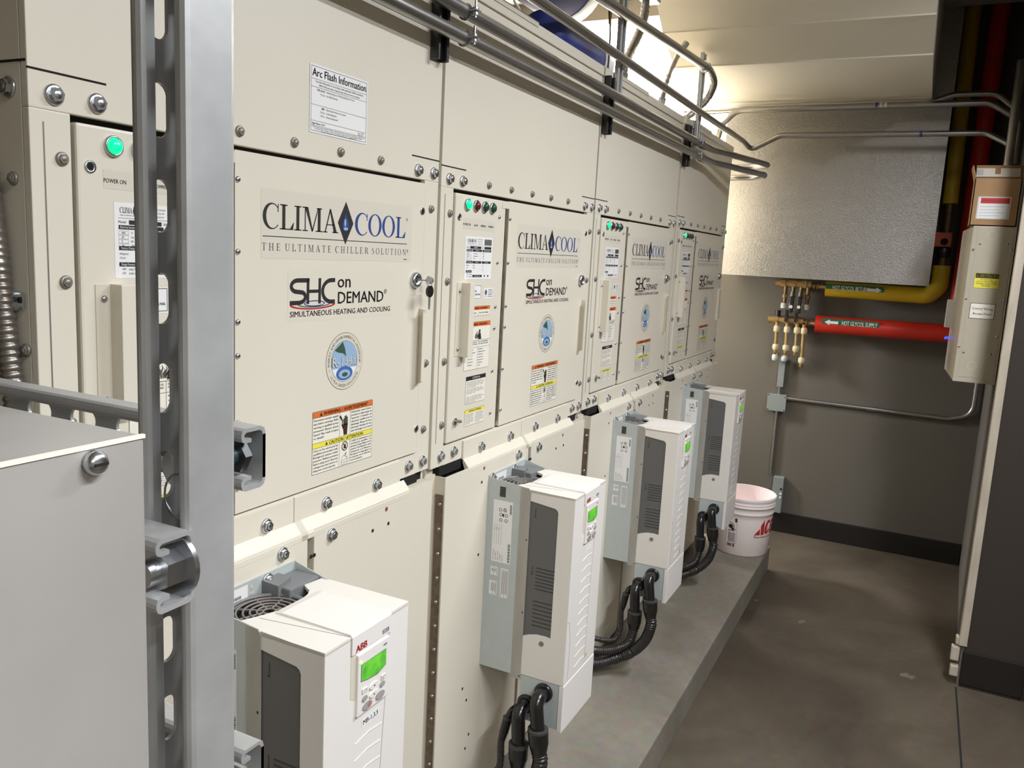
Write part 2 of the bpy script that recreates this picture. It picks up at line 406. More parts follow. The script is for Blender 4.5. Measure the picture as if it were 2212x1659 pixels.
# serif capitals for the maker's logo: name -> (advance, drawing function)
def serif(sh, ch, x, y, h, sx, m, L, wt=1.0):
    t = 0.15 * wt; th = 0.05; sf = 0.045
    def X(a): return x + a * sx * h
    def Y(b): return y + b * h
    def R(a, b, c, d): sh.rect(X(a), Y(b), X(c), Y(d), m, L)
    def Pg(*p): sh.poly([(X(a), Y(b)) for a, b in p], m, L)
    def El(o, i, a0=0, a1=360): sh.band((X(o[0]), Y(o[1]), o[2] * sx * h, o[3] * h), (X(i[0]), Y(i[1]), i[2] * sx * h, i[3] * h), m, L, a0, a1)
    def ser(c, b, w=0.15): R(c - w, b, c + w, b + sf)
    if ch == 'C':
        El((.42, .5, .42, .52), (.47, .5, .31, .47), 42, 318); Pg((.70, .68), (.74, .68), (.74, 1.0), (.71, 1.0)); return .80
    if ch == 'O': El((.42, .5, .42, .52), (.42, .5, .42 - t, .48)); return .88
    if ch == 'L': R(.12, 0, .12 + t, 1); ser(.12 + t / 2, 1 - sf, .18); R(0, 0, .66, sf); Pg((.5, sf), (.66, sf), (.70, .30), (.67, .30)); return .70
    if ch == 'I': R(.12, 0, .12 + t, 1); ser(.12 + t / 2, 0, .18); ser(.12 + t / 2, 1 - sf, .18); return .42
    if ch == 'M':
        R(.13, 0, .13 + th, 1); ser(.155, 0, .14); ser(.13, 1 - sf, .12); Pg((.13, 1), (.13 + t * 1.15, 1), (.57, 0), (.50, 0)); Pg((.50, 0), (.57, .02), (.86, 1), (.82, 1))
        R(.82, 0, .82 + t, 1); ser(.82 + t / 2, 0, .18); ser(.90, 1 - sf, .14); return 1.10
    if ch == 'A':
        Pg((.10, 0), (.16, 0), (.42, .93), (.38, 1.02)); Pg((.36, 1.02), (.44, 1.02), (.80, 0), (.62, 0)); R(.20, .32, .62, .36); ser(.13, 0, .13); ser(.71, 0, .17); return .88
    if ch == 'T': R(.30, 0, .30 + t, 1); ser(.30 + t / 2, 0, .17); R(0, 1 - sf, .75, 1); R(0, .76, .03, 1); R(.72, .76, .75, 1); return .80
    if ch == 'H':
        for a in (.12, .64): R(a, 0, a + t, 1); ser(a + t / 2, 0, .17); ser(a + t / 2, 1 - sf, .17)
        R(.12, .47, .75, .52); return .94
    if ch == 'E': R(.12, 0, .12 + t, 1); R(0, 1 - sf, .62, 1); R(0, 0, .66, sf); R(.12, .48, .48, .53); R(.59, .78, .62, 1); R(.63, 0, .66, .26); R(.46, .38, .49, .62); return .74
    if ch == 'U': R(.12, .3, .12 + t, 1); ser(.12 + t / 2, 1 - sf, .17); R(.70, .3, .70 + th, 1); ser(.725, 1 - sf, .13); El((.435, .3, .315, .32), (.46, .3, .24, .26), 180, 360); return .90
    if ch == 'R':
        R(.12, 0, .12 + t, 1); ser(.12 + t / 2, 0, .17); R(0, 1 - sf, .4, 1); R(.2, .46, .4, .51); El((.38, .73, .30, .27), (.34, .73, .20, .23), -90, 90); Pg((.36, .48), (.50, .48), (.86, 0), (.68, 0)); return .84
    if ch == 'S':
        P = [(.52, .80), (.46, .92), (.32, .975), (.18, .94), (.10, .80), (.16, .64), (.34, .53), (.50, .42), (.55, .25), (.46, .08), (.28, .025), (.12, .08), (.06, .24)]
        sh.stroke([(X(a), Y(b)) for a, b in P], [v * h * .9 for v in (.04, .05, .06, .09, .13, .14, .14, .14, .13, .09, .06, .05, .04)], m, L); return .64
    if ch == 'N': R(.13, 0, .13 + th, 1); ser(.155, 0, .13); R(.74, 0, .74 + th, 1); ser(.765, 1 - sf, .13); Pg((.05, 1), (.24, 1), (.79, 0), (.72, 0)); return .94
    return .42
def serif_text(sh, t, x, y, h, w, m, L=2, track=0.0, wt=1.0):
    d = Sheet(); adv = [0.42 if c == ' ' else serif(d, c, 0, 0, 1, 1, m, L) + track for c in t]; sx = w / (sum(adv) - track) / h; p = x
    for c, a in zip(t, adv):
        if c != ' ': serif(sh, c, p, y, h, sx, m, L, wt)
        p += a * sx * h

# ------------------------------------------------------------------ setting
MB().box(-4, 4.3, -4.0, 2.6, -0.1, 0.0, FLOORM).struct('floor')
pad = MB(); pad.box(-1.6, 3.44, -0.345, 1.2, 0.0, 0.123, PADM, 0.006); pad.struct('concrete_pad')
MB().box(4.1, 4.2, -4.0, 0.02, 0, 3.0, WALLM).box(4.1, 4.2, 1.75, 2.6, 0, 3.0, WALLM).box(4.1, 4.2, 0.02, 1.75, 0, 1.85, WALLM).box(4.1, 4.2, 0.02, 1.75, 2.87, 3.0, WALLM).struct('wall_back')
MB().box(-4, 4.3, 2.5, 2.6, 0, 3.0, WALLM).struct('wall_left')
MB().box(-4.1, -4.0, -4.0, 2.6, 0, 3.0, CEILM).struct('wall_front')
MB().box(-4.1, 4.3, -4.0, 2.6, 3.0, 3.1, CEILM).struct('ceiling')
def wr(x): return -1.162 - 0.034 * (x - 2.63)
MB().hexa([(2.6402, -1.36, 0), (4.1, -1.36, 0), (4.1, wr(4.1), 0), (2.6402, wr(2.64), 0), (2.6402, -1.36, 3), (4.1, -1.36, 3), (4.1, wr(4.1), 3), (2.6402, wr(2.64), 3)], WALLM).struct('wall_right')
MB().box(2.64, 2.74, -4.0, -1.36, 0, 3.0, WALLD).box(2.62, 2.74, -1.36, -.835, 2.432, 3.0, WALLD).struct('wall_right_near_and_blocker')  # upper box: unseen header added to keep lamp light off the far upper corner
MB().box(-4, 2.74, -4.1, -4.0, 0, 3.0, CEILM).struct('wall_far_right')
MB().box(2.628, 2.6395, -1.37, -1.170, 0.012, 0.14, RUBB, 0.003).struct('baseboard_right')
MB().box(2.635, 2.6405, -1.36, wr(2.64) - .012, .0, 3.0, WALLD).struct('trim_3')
MB().box(2.56, 2.6395, -1.56, -1.385, 0, 2.4, mat('dark door frame', (52, 40, 32), .6)).struct('door_1')
MB().box(4.088, 4.0995, wr(4.09) + 0.004, 1.9, 0.0, 0.115, RUBB, 0.003).struct('baseboard_back')
tr = MB()
for k in range(14):   # corner bead, its foot broken away
    z0, z1 = 0.16 + k * 0.2, 0.16 + (k + 1) * 0.2
    tr.hexa([(2.628, -1.178, z0), (2.70, -1.178, z0), (2.70, -1.154, z0), (2.628, -1.152, z0), (2.628, -1.178, z1), (2.70, -1.178, z1), (2.70, -1.154, z1), (2.628, -1.152, z1)], TRIMM)
for (y0, y1, z0, z1) in ((-1.162, -1.140, 0.16, 0.19), (-1.158, -1.130, 0.095, 0.15), (-1.162, -1.134, 0.035, 0.075)):
    tr.box(2.632, 2.66, y0, y1, z0, z1, TRIMM, 0.004)
tr.struct('trim_1')
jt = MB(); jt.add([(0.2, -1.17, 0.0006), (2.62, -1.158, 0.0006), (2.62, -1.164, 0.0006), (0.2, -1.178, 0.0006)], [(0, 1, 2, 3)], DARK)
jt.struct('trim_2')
wf = MB()
for y0, y1 in ((0.02, 0.05), (1.72, 1.75)): wf.box(4.09, 4.14, y0, y1, 1.85, 2.87, WHT)
wf.box(4.09, 4.14, 0.02, 1.75, 1.85, 1.88, WHT).box(4.09, 4.14, 0.02, 1.75, 2.84, 2.87, WHT)
wo = wf.struct('window_1')
ORG[wo] = Vector((0, 0, 0))
MB().box(4.125, 4.13, 0.05, 1.72, 1.88, 2.84, GLOW).build('window_pane', wo)

# ceiling strip lights over the aisle
def strip_light(x, y, z, sx, sy, watts, label):
    t = thing('ceiling_light', label, 'light', (x, y, z), 'strip lights')
    hx, hy = sx / 2, sy / 2
    MB().hexa([(x - hx - .02, y - hy - .02, z + .05), (x + hx + .02, y - hy - .02, z + .05), (x + hx + .02, y + hy + .02, z + .05), (x - hx - .02, y + hy + .02, z + .05), (x - hx, y - hy, z + .09), (x + hx, y - hy, z + .09), (x + hx, y + hy, z + .09), (x - hx, y + hy, z + .09)], WHT).build('housing', t)
    MB().box(x - hx, x + hx, y - hy, y + hy, z + .02, z + .05, TUBEG, 0.008).build('diffuser', t)
    for s in (-1, 1): MB().cyl((x + s * hx * .8, y + s * hy * .8, z + .09), (x + s * hx * .8, y + s * hy * .8, 3.0), 0.004, ZINC, 8).build('hanger_rod', t)
    a = area_light('lamp', (0, 0, 0.012), sx * .95, sy * .95, watts, WARM); a.parent = t
strip_light(*LAMPS[0], 'strip light hung right of the aisle, opposite the second cabinet')
strip_light(*LAMPS[1], 'strip light hung right of the aisle behind the strut rack')
strip_light(*LAMPS[3], 'added fill strip light far behind the camera side of the strut rack')
strip_light(*LAMPS[2], 'strip light hung over the tops of the end cabinets')
x, y, z, sx, sz, watts = GAP_LAMP
t = thing('wall_light', 'wall light behind the far end of the cabinet row', 'light', (x, y, z))
MB().box(x - sx / 2 - .03, x + sx / 2 + .03, y + .02, y + .08, z - sz / 2 - .03, z + sz / 2 + .03, WHT, .006).build('housing', t)
MB().box(x - sx / 2, x + sx / 2, y + .008, y + .02, z - sz / 2, z + sz / 2, TUBEG).build('diffuser', t)
MB().box(x - .04, x + .04, y + .08, 2.5, z - .04, z + .04, GALV).build('mounting_arm', t)
a = area_light('lamp', (0, 0, 0), sx, sz, watts, WARM, (math.radians(-58), 0, 0), 100); a.parent = t

# ------------------------------------------------------------------ fasteners (shared meshes, face -Y, origin on the surface)
def bolt_mesh(name, rf, rh, h, m, face=True):
    b = MB(); b.lathe([(0.0001, .0005), (rf, 0.0), (rf, .0022), (rf * .82, .0035), (rh * .9, .0035)], (0, 0, 0), m, 'y', 20)
    ang = [math.radians(60 * k + 12) for k in range(6)]
    H = [(rh * math.cos(a), rh * math.sin(a)) for a in ang]
    b.prism(H, 'y', -h, -.002, m)
    if face: b.lathe([(rh * .62, h), (rh * .55, h + .0006), (0.0001, h + .0006)], (0, 0, 0), m, 'y', 14)
    return b.mesh(name)
BOLT = bolt_mesh('bolt', .0118, .0082, .0085, ZINC)
SCREW = bolt_mesh('screw', .0078, .0056, .0055, SCREWP)
def pan_mesh(name, r, h, m):
    return MB().lathe([(r, 0), (r, h * .3), (r * .8, h * .75), (r * .4, h), (0.0001, h)], (0, 0, 0), m, 'y', 14).mesh(name)
PANS = pan_mesh('screw', .0045, .0035, ZINC)
RIVET = MB().lathe([(.0042, 0), (.0036, .0018), (.0001, .0026)], (0, 0, 0), ZINC, 'y', 10).mesh('rivet', mw=Matrix.Rotation(math.radians(-90), 4, 'Z'))

# ------------------------------------------------------------------ chiller modules
XU = -0.095; PITCH = 0.866
DX = [0.0041, -0.0021, -0.0077, 0.0057]; DZ = [0.0023, -0.0035, -0.0024, 0.0037]
mod_labels = ['first chiller cabinet, carrying the arc flash sheet and hanging key, nearest the strut rack',
              'second chiller cabinet from the strut rack, right of the one with the hanging key',
              'third chiller cabinet from the strut rack, between the second and the end cabinet',
              'end chiller cabinet of the row, nearest the white bucket and back wall']
GX = XU + DX[0]
ch = thing('chiller_cabinet', mod_labels[0], 'cabinet', (GX, 0, 0.123 + DZ[0]), 'cream chiller cabinets in a row on the pad')
def gx(x): return GX + x
Z0 = DZ[0]
def bx(b, x0, x1, y0, y1, z0, z1, m, bev=0.0): return b.box(gx(x0), gx(x1), y0, y1, z0 + Z0, z1 + Z0, m, bev)
c = MB(); bx(c, .0, .849, .013, .80, .123, 2.0, CREAM); c.build('cabinet_body', ch)
c = MB(); bx(c, .03, .82, .0118, .0129, 1.07, 1.635, DARK); bx(c, .03, .84, .0118, .0129, 1.0, 1.04, DARK); c.build('dark_liner', ch)
c = MB()
bx(c, 0, .849, 0, .0118, 1.6265, 2.0105, CREAM, .0015)
bx(c, 0, .0495, 0, .0118, 1.036, 1.6265, CREAM, .0015); bx(c, .7995, .849, 0, .0118, 1.036, 1.6265, CREAM, .0015)
bx(c, .0495, .7995, 0, .0118, 1.036, 1.0795, CREAM)
c.build('front_frame', ch)
for x0, x1, z0, z1, m in ((.0, .097, 1.6669, 1.6691, DARK), (.751, .849, 1.6669, 1.6691, DARK), (.0155, .0170, 1.09, 1.613, SCREWP), (.801, .8016, 1.09, 1.61, SCREWP)):
    c = MB(); bx(c, x0, x1, -.0006, .002, z0, z1, m); c.build('seam_slot', ch)
c = MB(); bx(c, 0, .849, -.004, .80, 2.0125, 2.038, CREAM, .002); bx(c, .10, .40, -.006, .02, 2.030, 2.042, CREAM2); c.build('top_cap', ch)
c = MB()   # bolted band and the sloped ledge under it
bx(c, .131, .4285, -.0045, 0, 1.032, 1.0765, CREAM, .001); bx(c, .4305, .7395, -.0045, 0, 1.032, 1.0765, CREAM, .001)
def ledge(x0, x1):
    P = [(-.0045, 1.034), (-.0185, 1.0175), (-.021, 1.0125), (-.021, 1.004), (-.012, 1.004), (-.003, 1.028)]
    c.prism([(a, z + Z0) for a, z in P], 'x', gx(x0), gx(x1), CREAM)
ledge(.131, .446); ledge(.4305, .752)
c.build('bolted_band', ch)
# lower panels
c = MB(); bx(c, .030, .445, -.0205, -.0185, .150, 1.0155, CREAM); bx(c, .030, .033, -.0185, .012, .150, 1.0155, CREAM2); bx(c, .443, .445, -.0185, -.002, .150, 1.0155, CREAM2); c.build('lower_left_panel', ch)
c = MB(); bx(c, .462, .836, -.0205, -.0185, .150, 1.0165, CREAM); bx(c, .462, .4645, -.0185, .010, .150, 1.008, CREAM2); bx(c, .834, .836, -.0185, .005, .15, 1.0165, CREAM2); bx(c, .752, .836, -.0185, .008, 1.013, 1.0165, CREAM2); c.build('lower_right_panel', ch)
for x0, x1 in ((.034, .128), (.756, .806)):
    c = MB(); bx(c, x0, x1, -.0008, .0112, 1.0135, 1.0345, DARK); c.build('service_cutout', ch)
c = MB(); bx(c, -.012, .03, .006, .010, .15, 1.02, CREAM2); c.build('hinge_strip', ch)
hg = MB(); bx(hg, .0275, .030, -.017, .002, .150, .976, HINGE); H = hg.build('piano_hinge', ch)
for k in range(15): put(RIVET, 'rivet', H, (gx(.0275), -.010, .955 - k * .056 + Z0))
for x, z, m in ((.205, 1.0, COPPER), (.196, .968, HOLE), (.196, .79, HOLE), (.672, .997, COPPER), (.680, .966, HOLE), (.629, .966, HOLE), (.4545, .970, HOLE), (.463, .970, HOLE), (.148, .47, HOLE), (.17, .43, HOLE), (.19, .33, HOLE), (.175, .30, HOLE), (.10, .28, HOLE)):
    MB().cyl((gx(x), -.0200, z + Z0), (gx(x), -.0209, z + Z0), .0036 if m is HOLE else .0045, m, 12).build('panel_hole', ch)
for x, z in ((.030, 1.644), (.084, 1.644), (.773, 1.6425), (.829, 1.6425), (.038, 1.059), (.093, 1.059), (.773, 1.0575), (.825, 1.0575)):
    put(BOLT, 'bolt', ch, (gx(x), 0, z + Z0))
for x, z in ((.213, 1.048), (.364, 1.047), (.511, 1.047), (.659, 1.046)): put(BOLT, 'bolt', ch, (gx(x), -.0045, z + Z0))
for x, z in ((.384, .997), (.507, .994)): put(BOLT, 'bolt', ch, (gx(x), -.0205, z + Z0))
for x in (.200, .311, .425, .538, .651): put(SCREW, 'screw', ch, (gx(x), 0, 1.6465 + Z0))
for z in (1.575, 1.435, 1.266, 1.128): put(SCREW, 'screw', ch, (gx(.037), 0, z + Z0)); put(SCREW, 'screw', ch, (gx(.824), 0, z - .002 + Z0))

# electrical panel
ep = MB(); bx(ep, .0535, .2815, -.004, .010, 1.083, 1.6185, CREAM, .0035); EP = ep.build('electrical_panel', ch)
EY = -.0041
U, V_ = (1, 0, 0), (0, 0, 1)
def eps(s, name, x, z, label=None, y=EY): return s.build(name, EP, (gx(x), y, z + Z0), U, V_, label)
for x, m in ((.101, GREENL), (.139, REDL), (.177, GRNL), (.213, GRNL)):
    l = MB(); l.lathe([(.0125, 0), (.0125, .004), (.0105, .005), (.0095, .0035)], (gx(x), -.004, 1.5975 + Z0), ZINC, 'y', 24)
    l.lathe([(.0095, .0035), (.0085, .008), (.005, .0105), (.0001, .0112)], (gx(x), -.004, 1.5975 + Z0), m, 'y', 24); l.build('pilot_lamp', EP, 'glowing green pilot lamp' if m is GREENL else ('red pilot lamp' if m is REDL else None))
MB().lathe([(.0075, 0), (.0075, .0012), (.0045, .0012), (.0045, .0004), (.0001, .0004)], (gx(.070), -.004, 1.570 + Z0), ZINC, 'y', 16).cyl((gx(.070), -.0045, 1.570 + Z0), (gx(.070), -.0049, 1.570 + Z0), .004, DARK, 10).build('panel_lock', EP)
s = Sheet().rect(0, 0, .143, .022, LBLC, 0.6)
for t, x in (('POWER ON', .016), ('ALARM', .055), ('COMPRESSOR 1', .0885), ('COMPRESSOR 2', .1245)): s.text(t, x, .007, .0042 if t != 'POWER ON' else .0048, INK, 2, bold=.012, anchor='c', xs=.62 if 'COMP' in t else .85)
eps(s, 'lamp_legend', .087, 1.547)
def logo_small(s, x, y, w):
    serif_text(s, 'CLIMA', x, y, w * .17, w * .46, INK, 3); serif_text(s, 'COOL', x + w * .57, y, w * .17, w * .43, INK, 3)
    s.poly([(x + w * .515, y - w * .06), (x + w * .555, y + w * .08), (x + w * .515, y + w * .23), (x + w * .475, y + w * .08)], INK, 3)
s = Sheet().rrect(0, 0, .122, .0925, .001, WHT, 1); logo_small(s, .008, .080, .040)
s.text('THE ULTIMATE CHILLER SOLUTION', .008, .0765, .0015, INKG, 3, w=.040)
for i in range(3): s.text(('ClimaCool Corporation', 'Oklahoma City, OK', 'climacoolcorp.com')[i], .064, .086 - i * .0045, .0022, INKG, 3, anchor='c', xs=.8)
for i in range(14): s.rect(.085 + i * .0024, .075, .085 + i * .0024 + (.0012 if i % 3 else .0018), .088, INK, 3)
s.rect(.006, .0735, .116, .0738, INK, 3)
s.text('Model', .006, .0675, .003, INK, 3); s.rect(.021, .0662, .070, .0715, INK, 3); s.text('UCH050', .0455, .0675, .003, WHT, 4, anchor='c'); s.text('S/N', .073, .0675, .003, INK, 3); s.rect(.085, .0662, .117, .0715, INK, 3)
for y, n3 in ((.0600, ('Electrical Service', 'Compressors', 'Minimum Circuit Amps')), (.0345, ('Factory Charge', 'Overcurrent', 'Max Fuse Size'))):
    for (a, b2), t in zip(((.006, .031), (.033, .073), (.076, .117)), n3): s.rect(a, y, b2, y + .005, INK, 3); s.text(t, (a + b2) / 2, y + .0012, .0028, WHT, 4, anchor='c', xs=.75)
for i, r in enumerate((('460', 'V', 'Compressor 1', '1', 'RLA'), ('60', 'Hz', 'Compressor 2', '1', 'LRA'), ('3', 'Ph', 'Total', '2', 'FLA'), ('24', 'Wire', '', '', ''))):
    for x, t in zip((.010, .024, .036, .066, .079), r): s.text(t, x, .0545 - i * .0052, .0026, INKG, 3)
    s.frame(.006, .0535 - i * .0052, .020, .0580 - i * .0052, .0002, INKG, 3)
for i, r in enumerate((('Refrigerant', 'R134A', 'kPa'), ('Circuit', '550 OZ', 'psi'), ('', '', 'Max'))):
    for x, t in zip((.007, .036, .080), r): s.text(t, x, .0290 - i * .0050, .0024, INKG, 3, xs=.8)
s.rect(.006, .0145, .031, .0195, INK, 3); s.text('Design Pressure', .0185, .0157, .0027, WHT, 4, anchor='c', xs=.75)
for i, r in enumerate((('400', 'psig High'), ('235', 'psig Low'))):
    s.text(r[0], .010, .0100 - i * .005, .0026, INKG, 3); s.text(r[1], .020, .0100 - i * .005, .0026, INKG, 3)
s.rect(.036, .0045, .078, .0095, INK, 3); s.text('Suitable for Indoor Use', .057, .0057, .0026, WHT, 4, anchor='c', xs=.75); s.rect(.088, .005, .092, .009, INK, 3); s.rect(.104, .005, .109, .009, INK, 3)
eps(s, 'data_plate', .1005, 1.4395)
s = Sheet().rrect(0, 0, .066, .034, .001, WHT, 1); s.rect(.002, .0318, .064, .0325, INK, 3); s.rect(.002, .0025, .064, .0032, INK, 3); s.rect(.0635, .0025, .0642, .0325, INK, 3)
s.band((.015, .0215, .0068, .0068), (.015, .0215, .0058, .0058), INK, 3); s.text('U', .0128, .0195, .006, INK, 4, bold=.02, anchor='c', xs=.8); s.text('L', .0168, .0178, .006, INK, 4, bold=.02, anchor='c', xs=.8); s.text('C', .006, .0175, .0035, INK, 3, bold=.02)
s.text('LISTED', .027, .0175, .004, INK, 3, bold=.02); s.text('ENCLOSED INDUSTRIAL CONTROL PANEL', .003, .0105, .0034, INK, 3, w=.058, bold=.02); s.text('No. C 18754', .012, .0055, .0028, INKG, 3)
eps(s, 'listing_label', .114, 1.3935)
s = Sheet().rrect(0, 0, .045, .024, .001, WHT, 1); s.ell(.010, .014, .005, .006, INKG, 3)
for i in range(4): s.text(('CONFORMS TO', 'UL STD 1995', 'CERTIFIED TO', 'CAN/CSA C22.2'), 0, 0, .001, INK) if False else s.text(('CONFORMS TO', 'UL STD 1995', 'CERTIFIED TO', 'C22.2 NO 236')[i], .021, .018 - i * .0048, .0026, INK, 3, w=.021, bold=.015)
s.text('Intertek', .005, .0045, .0022, INKG, 3)
eps(s, 'certification_label', .192, 1.3955)
def tri(s, x, y, h, m=INK, L=4): s.poly([(x - h * .55, y), (x + h * .55, y), (x, y + h)], m, L); return s
def lines_col(s, x0, x1, ytop, n, lead, h=.0012, seed=1):
    r = random.Random(seed)
    words = 'to and the of or unit with before may power service hazard result shock panel close must only risk door when'.split()
    for i in range(n):
        t = ''
        while len(t) < 22: t += r.choice(words) + ' '
        s.text(t.strip()[:24 if i < n - 1 else 12], x0, ytop - h - i * lead, h, INK, 3, w=(x1 - x0) * (r.uniform(.86, 1.0) if i < n - 1 else .5), bold=.012)
s = Sheet().rrect(0, 0, .110, .022, .0015, INK, 1).rrect(.0005, .0005, .1095, .0215, .0012, LBLY, 1.6); s.rect(.0005, .0135, .1095, .0215, ORANGE, 2.2); tri(s, .030, .0150, .0045); s.text('WARNING / AVERTISSEMENT', .036, .0155, .0038, INK, 4, w=.062, bold=.02)
s.rect(.054, .0005, .0546, .0135, INK, 3); s.text('Very Hot Water', .006, .0055, .0036, INK, 4, w=.040, bold=.02); s.text('Eau Tres Chaude', .060, .0055, .0036, INK, 4, w=.042, bold=.02)
eps(s, 'hot_warning_label', .1155, 1.3575)
s = Sheet().rrect(0, 0, .116, .108, .0015, INK, 1).rrect(.0006, .0006, .1154, .1074, .0012, LBLY, 1.6); s.rect(.0006, .0975, .1154, .1074, ORANGE, 2.2); tri(s, .024, .0992, .006); s.text('WARNING / AVERTISSEMENT', .030, .100, .0048, INK, 4, w=.070, bold=.02)
s.rect(.012, .0655, .1154, .0662, INK, 3); s.rect(.012, .0500, .1154, .0505, INK, 3); s.rect(.0585, .0006, .0590, .0655, INK, 3)
for dx, hh in ((0, .014), (.004, .018), (.008, .013), (.011, .016)): s.stroke([(.048 + dx, .070), (.046 + dx, .076), (.050 + dx, .070 + hh * .8), (.048 + dx, .070 + hh)], [.003, .0035, .002, .0004], INKG, 3)
s.ell(.0655, .0865, .0035, .004, INK, 4); s.poly([(.060, .068), (.074, .068), (.070, .082), (.063, .083)], INK, 4); s.stroke([(.064, .080), (.058, .073)], .003, INK, 4)
s.text('WATER AND ELECTRICAL', .015, .0605, .0026, INK, 3, w=.040, bold=.012); s.text('EQUIPMENT UNIT HAZARD', .015, .0560, .0026, INK, 3, w=.040, bold=.012); s.text('EAU ET EQUIPEMENT', .062, .0605, .0026, INK, 3, w=.046, bold=.012); s.text('ELECTRIQUE DANGER', .062, .0560, .0026, INK, 3, w=.046, bold=.012)
s.para(['Do not operate this', 'equipment with door open', 'or cover removed', '- Failure to do this', 'may result in shock', 'or serious injury'], .015, .047, .0028, .0068, INK, 3, bold=.012, xs=.74); s.para(["Ne pas utiliser cet", "equipement porte ouverte", "ou couvercle retire", "- Ne pas suivre ceci", "peut causer un choc", "ou blessure grave", "ou la mort"], .062, .047, .0028, .0062, INK, 3, bold=.012, xs=.74)
eps(s, 'shock_warning_label', .1155, 1.2365)
s = Sheet().rrect(0, 0, .092, .063, .0015, INK, 1).rrect(.0006, .0006, .0914, .0624, .0012, LBLY, 1.6); s.rect(.0006, .0535, .0914, .0624, INK, 2.2); s.text('ATTENTION', .046, .0560, .0042, WHT, 4, anchor='c', bold=.02)
for k in range(3): lines_col(s, .005, .087, .051 - k * .017, 5 if k != 1 else 4, .0031, .0017, 5 + k)
eps(s, 'attention_label', .1285, 1.1595)
s = Sheet().rrect(0, 0, .092, .0375, .0015, INK, 1).rrect(.0006, .0006, .0914, .0369, .0012, LBLY, 1.6); s.rect(.0006, .0295, .0914, .0369, YEL, 2.2); s.text('CAUTION / ATTENTION', .046, .0315, .0038, INK, 4, anchor='c', w=.056, bold=.02)
lines_col(s, .004, .043, .0275, 7, .0035, .0018, 11); lines_col(s, .049, .088, .0275, 7, .0035, .0018, 12)
eps(s, 'caution_label', .1295, 1.1085)
k_ = MB(); k_.box(gx(.072), gx(.092), -.0052, -.004, 1.2735 + Z0, 1.432 + Z0, CREAM2).box(gx(.092), gx(.1135), -.026, -.004, 1.2715 + Z0, 1.4325 + Z0, CREAM, .001).build('cable_cover', EP)
for z in (1.4145, 1.289): put(PANS, 'screw', EP, (gx(.083), -.0052, z + Z0))
MB().cyl((gx(.084), -.004, 1.130 + Z0), (gx(.084), -.008, 1.130 + Z0), .007, ZINC, 12).cyl((gx(.084), -.008, 1.130 + Z0), (gx(.084), -.018, 1.130 + Z0), .003, SCREWP, 8).cyl((gx(.088), -.012, 1.130 + Z0), (gx(.097), -.014, 1.128 + Z0), .0035, SCREWP, 8).build('panel_latch', EP)
for z in (1.580, 1.477, 1.375, 1.325, 1.224, 1.123): put(PANS, 'screw', EP, (gx(.2495), -.004, z + Z0))
dh = MB(); bx(dh, .2822, .2975, .004, .011, 1.085, 1.612, DARK); dh.cyl((gx(.290), -.001, 1.098 + Z0), (gx(.290), -.001, 1.600 + Z0), .0042, HINGE, 12); bx(dh, .262, .2975, -.0052, .008, 1.601, 1.6175, CREAM, .001); DHN = dh.build('door_hinge', ch)

# door with its recessed pull
dr = MB()
bx(dr, .2985, .796, -.004, .011, 1.083, 1.6195, CREAM)
DO = dr.build('door', ch)
hp = MB()   # folded pull strip standing out from the door
hp.add([(gx(q), y, z + Z0) for q, y, z in ((.7885, -.004, 1.2245), (.7885, -.004, 1.3775), (.7850, -.0205, 1.3740), (.7850, -.0205, 1.2330), (.7900, -.004, 1.2245), (.7900, -.004, 1.3775), (.7866, -.0205, 1.3740), (.7866, -.0205, 1.2330))], [(0, 1, 2, 3), (7, 6, 5, 4), (3, 2, 6, 7), (1, 5, 6, 2), (0, 3, 7, 4)], CREAM)
hp.box(gx(.7765), gx(.7866), -.0215, -.0203, 1.2335 + Z0, 1.3738 + Z0, CREAM)
hp.build('door_pull', DO)
for z in (1.579, 1.477, 1.375, 1.325, 1.224, 1.123): put(PANS, 'screw', DO, (gx(.3035), -.004, z + Z0))
lk = MB(); lk.lathe([(.0155, 0), (.0155, .004), (.0135, .0085), (.0110, .0095), (.0098, .0090), (.0092, .0060), (.0001, .0060)], (gx(.768), -.004, 1.4335 + Z0), ZINC, 'y', 28); lk.box(gx(.7673), gx(.7687), -.0104, -.0098, 1.430 + Z0, 1.437 + Z0, DARK); lk.build('door_lock', DO)
for x, z in ((.787, 1.5665), (.792, 1.1325)):
    MB().lathe([(.0072, 0), (.0072, .0015), (.005, .0015)], (gx(x), -.004, z + Z0), ZINC, 'y', 16).cyl((gx(x), -.0042, z + Z0), (gx(x), -.0052, z + Z0), .005, DARK, 12).build('latch_socket', DO)
def dos(s, name, x, z, label=None): return s.build(name, DO, (gx(x), -.0041, z + Z0), U, V_, label)
s = Sheet().rect(0, 0, .402, .1035, LBLC, 0.6)
serif_text(s, 'CLIMA', .0035, .0448, .0378, .1775, INK, 2); serif_text(s, 'COOL', .2260, .0443, .0378, .1550, BLUEI, 2)
s.poly([(.2003, .0270), (.2212, .0627), (.2003, .0982), (.1794, .0627)], INK, 3)
dp = [(.2003, .0790)] + [(.2003 + .0090 * math.sin(math.radians(a)), .0585 - .0095 * math.cos(math.radians(a))) for a in range(110, -1, -15)] + [(.2003 - .0090 * math.sin(math.radians(a)), .0585 - .0095 * math.cos(math.radians(a))) for a in range(15, 111, 15)]
s.poly(dp, BLUEI, 4); s.ell(.2003, .0530, .0060, .0026, SKYB, 5); s.ell(.1985, .0630, .0026, .0065, SKYB, 5)
s.rect(.0035, .0328, .3870, .0340, INK, 2); serif_text(s, 'THE ULTIMATE CHILLER SOLUTION', .0019, .0123, .0110, .3835, INKG, 2, track=.36, wt=.85)
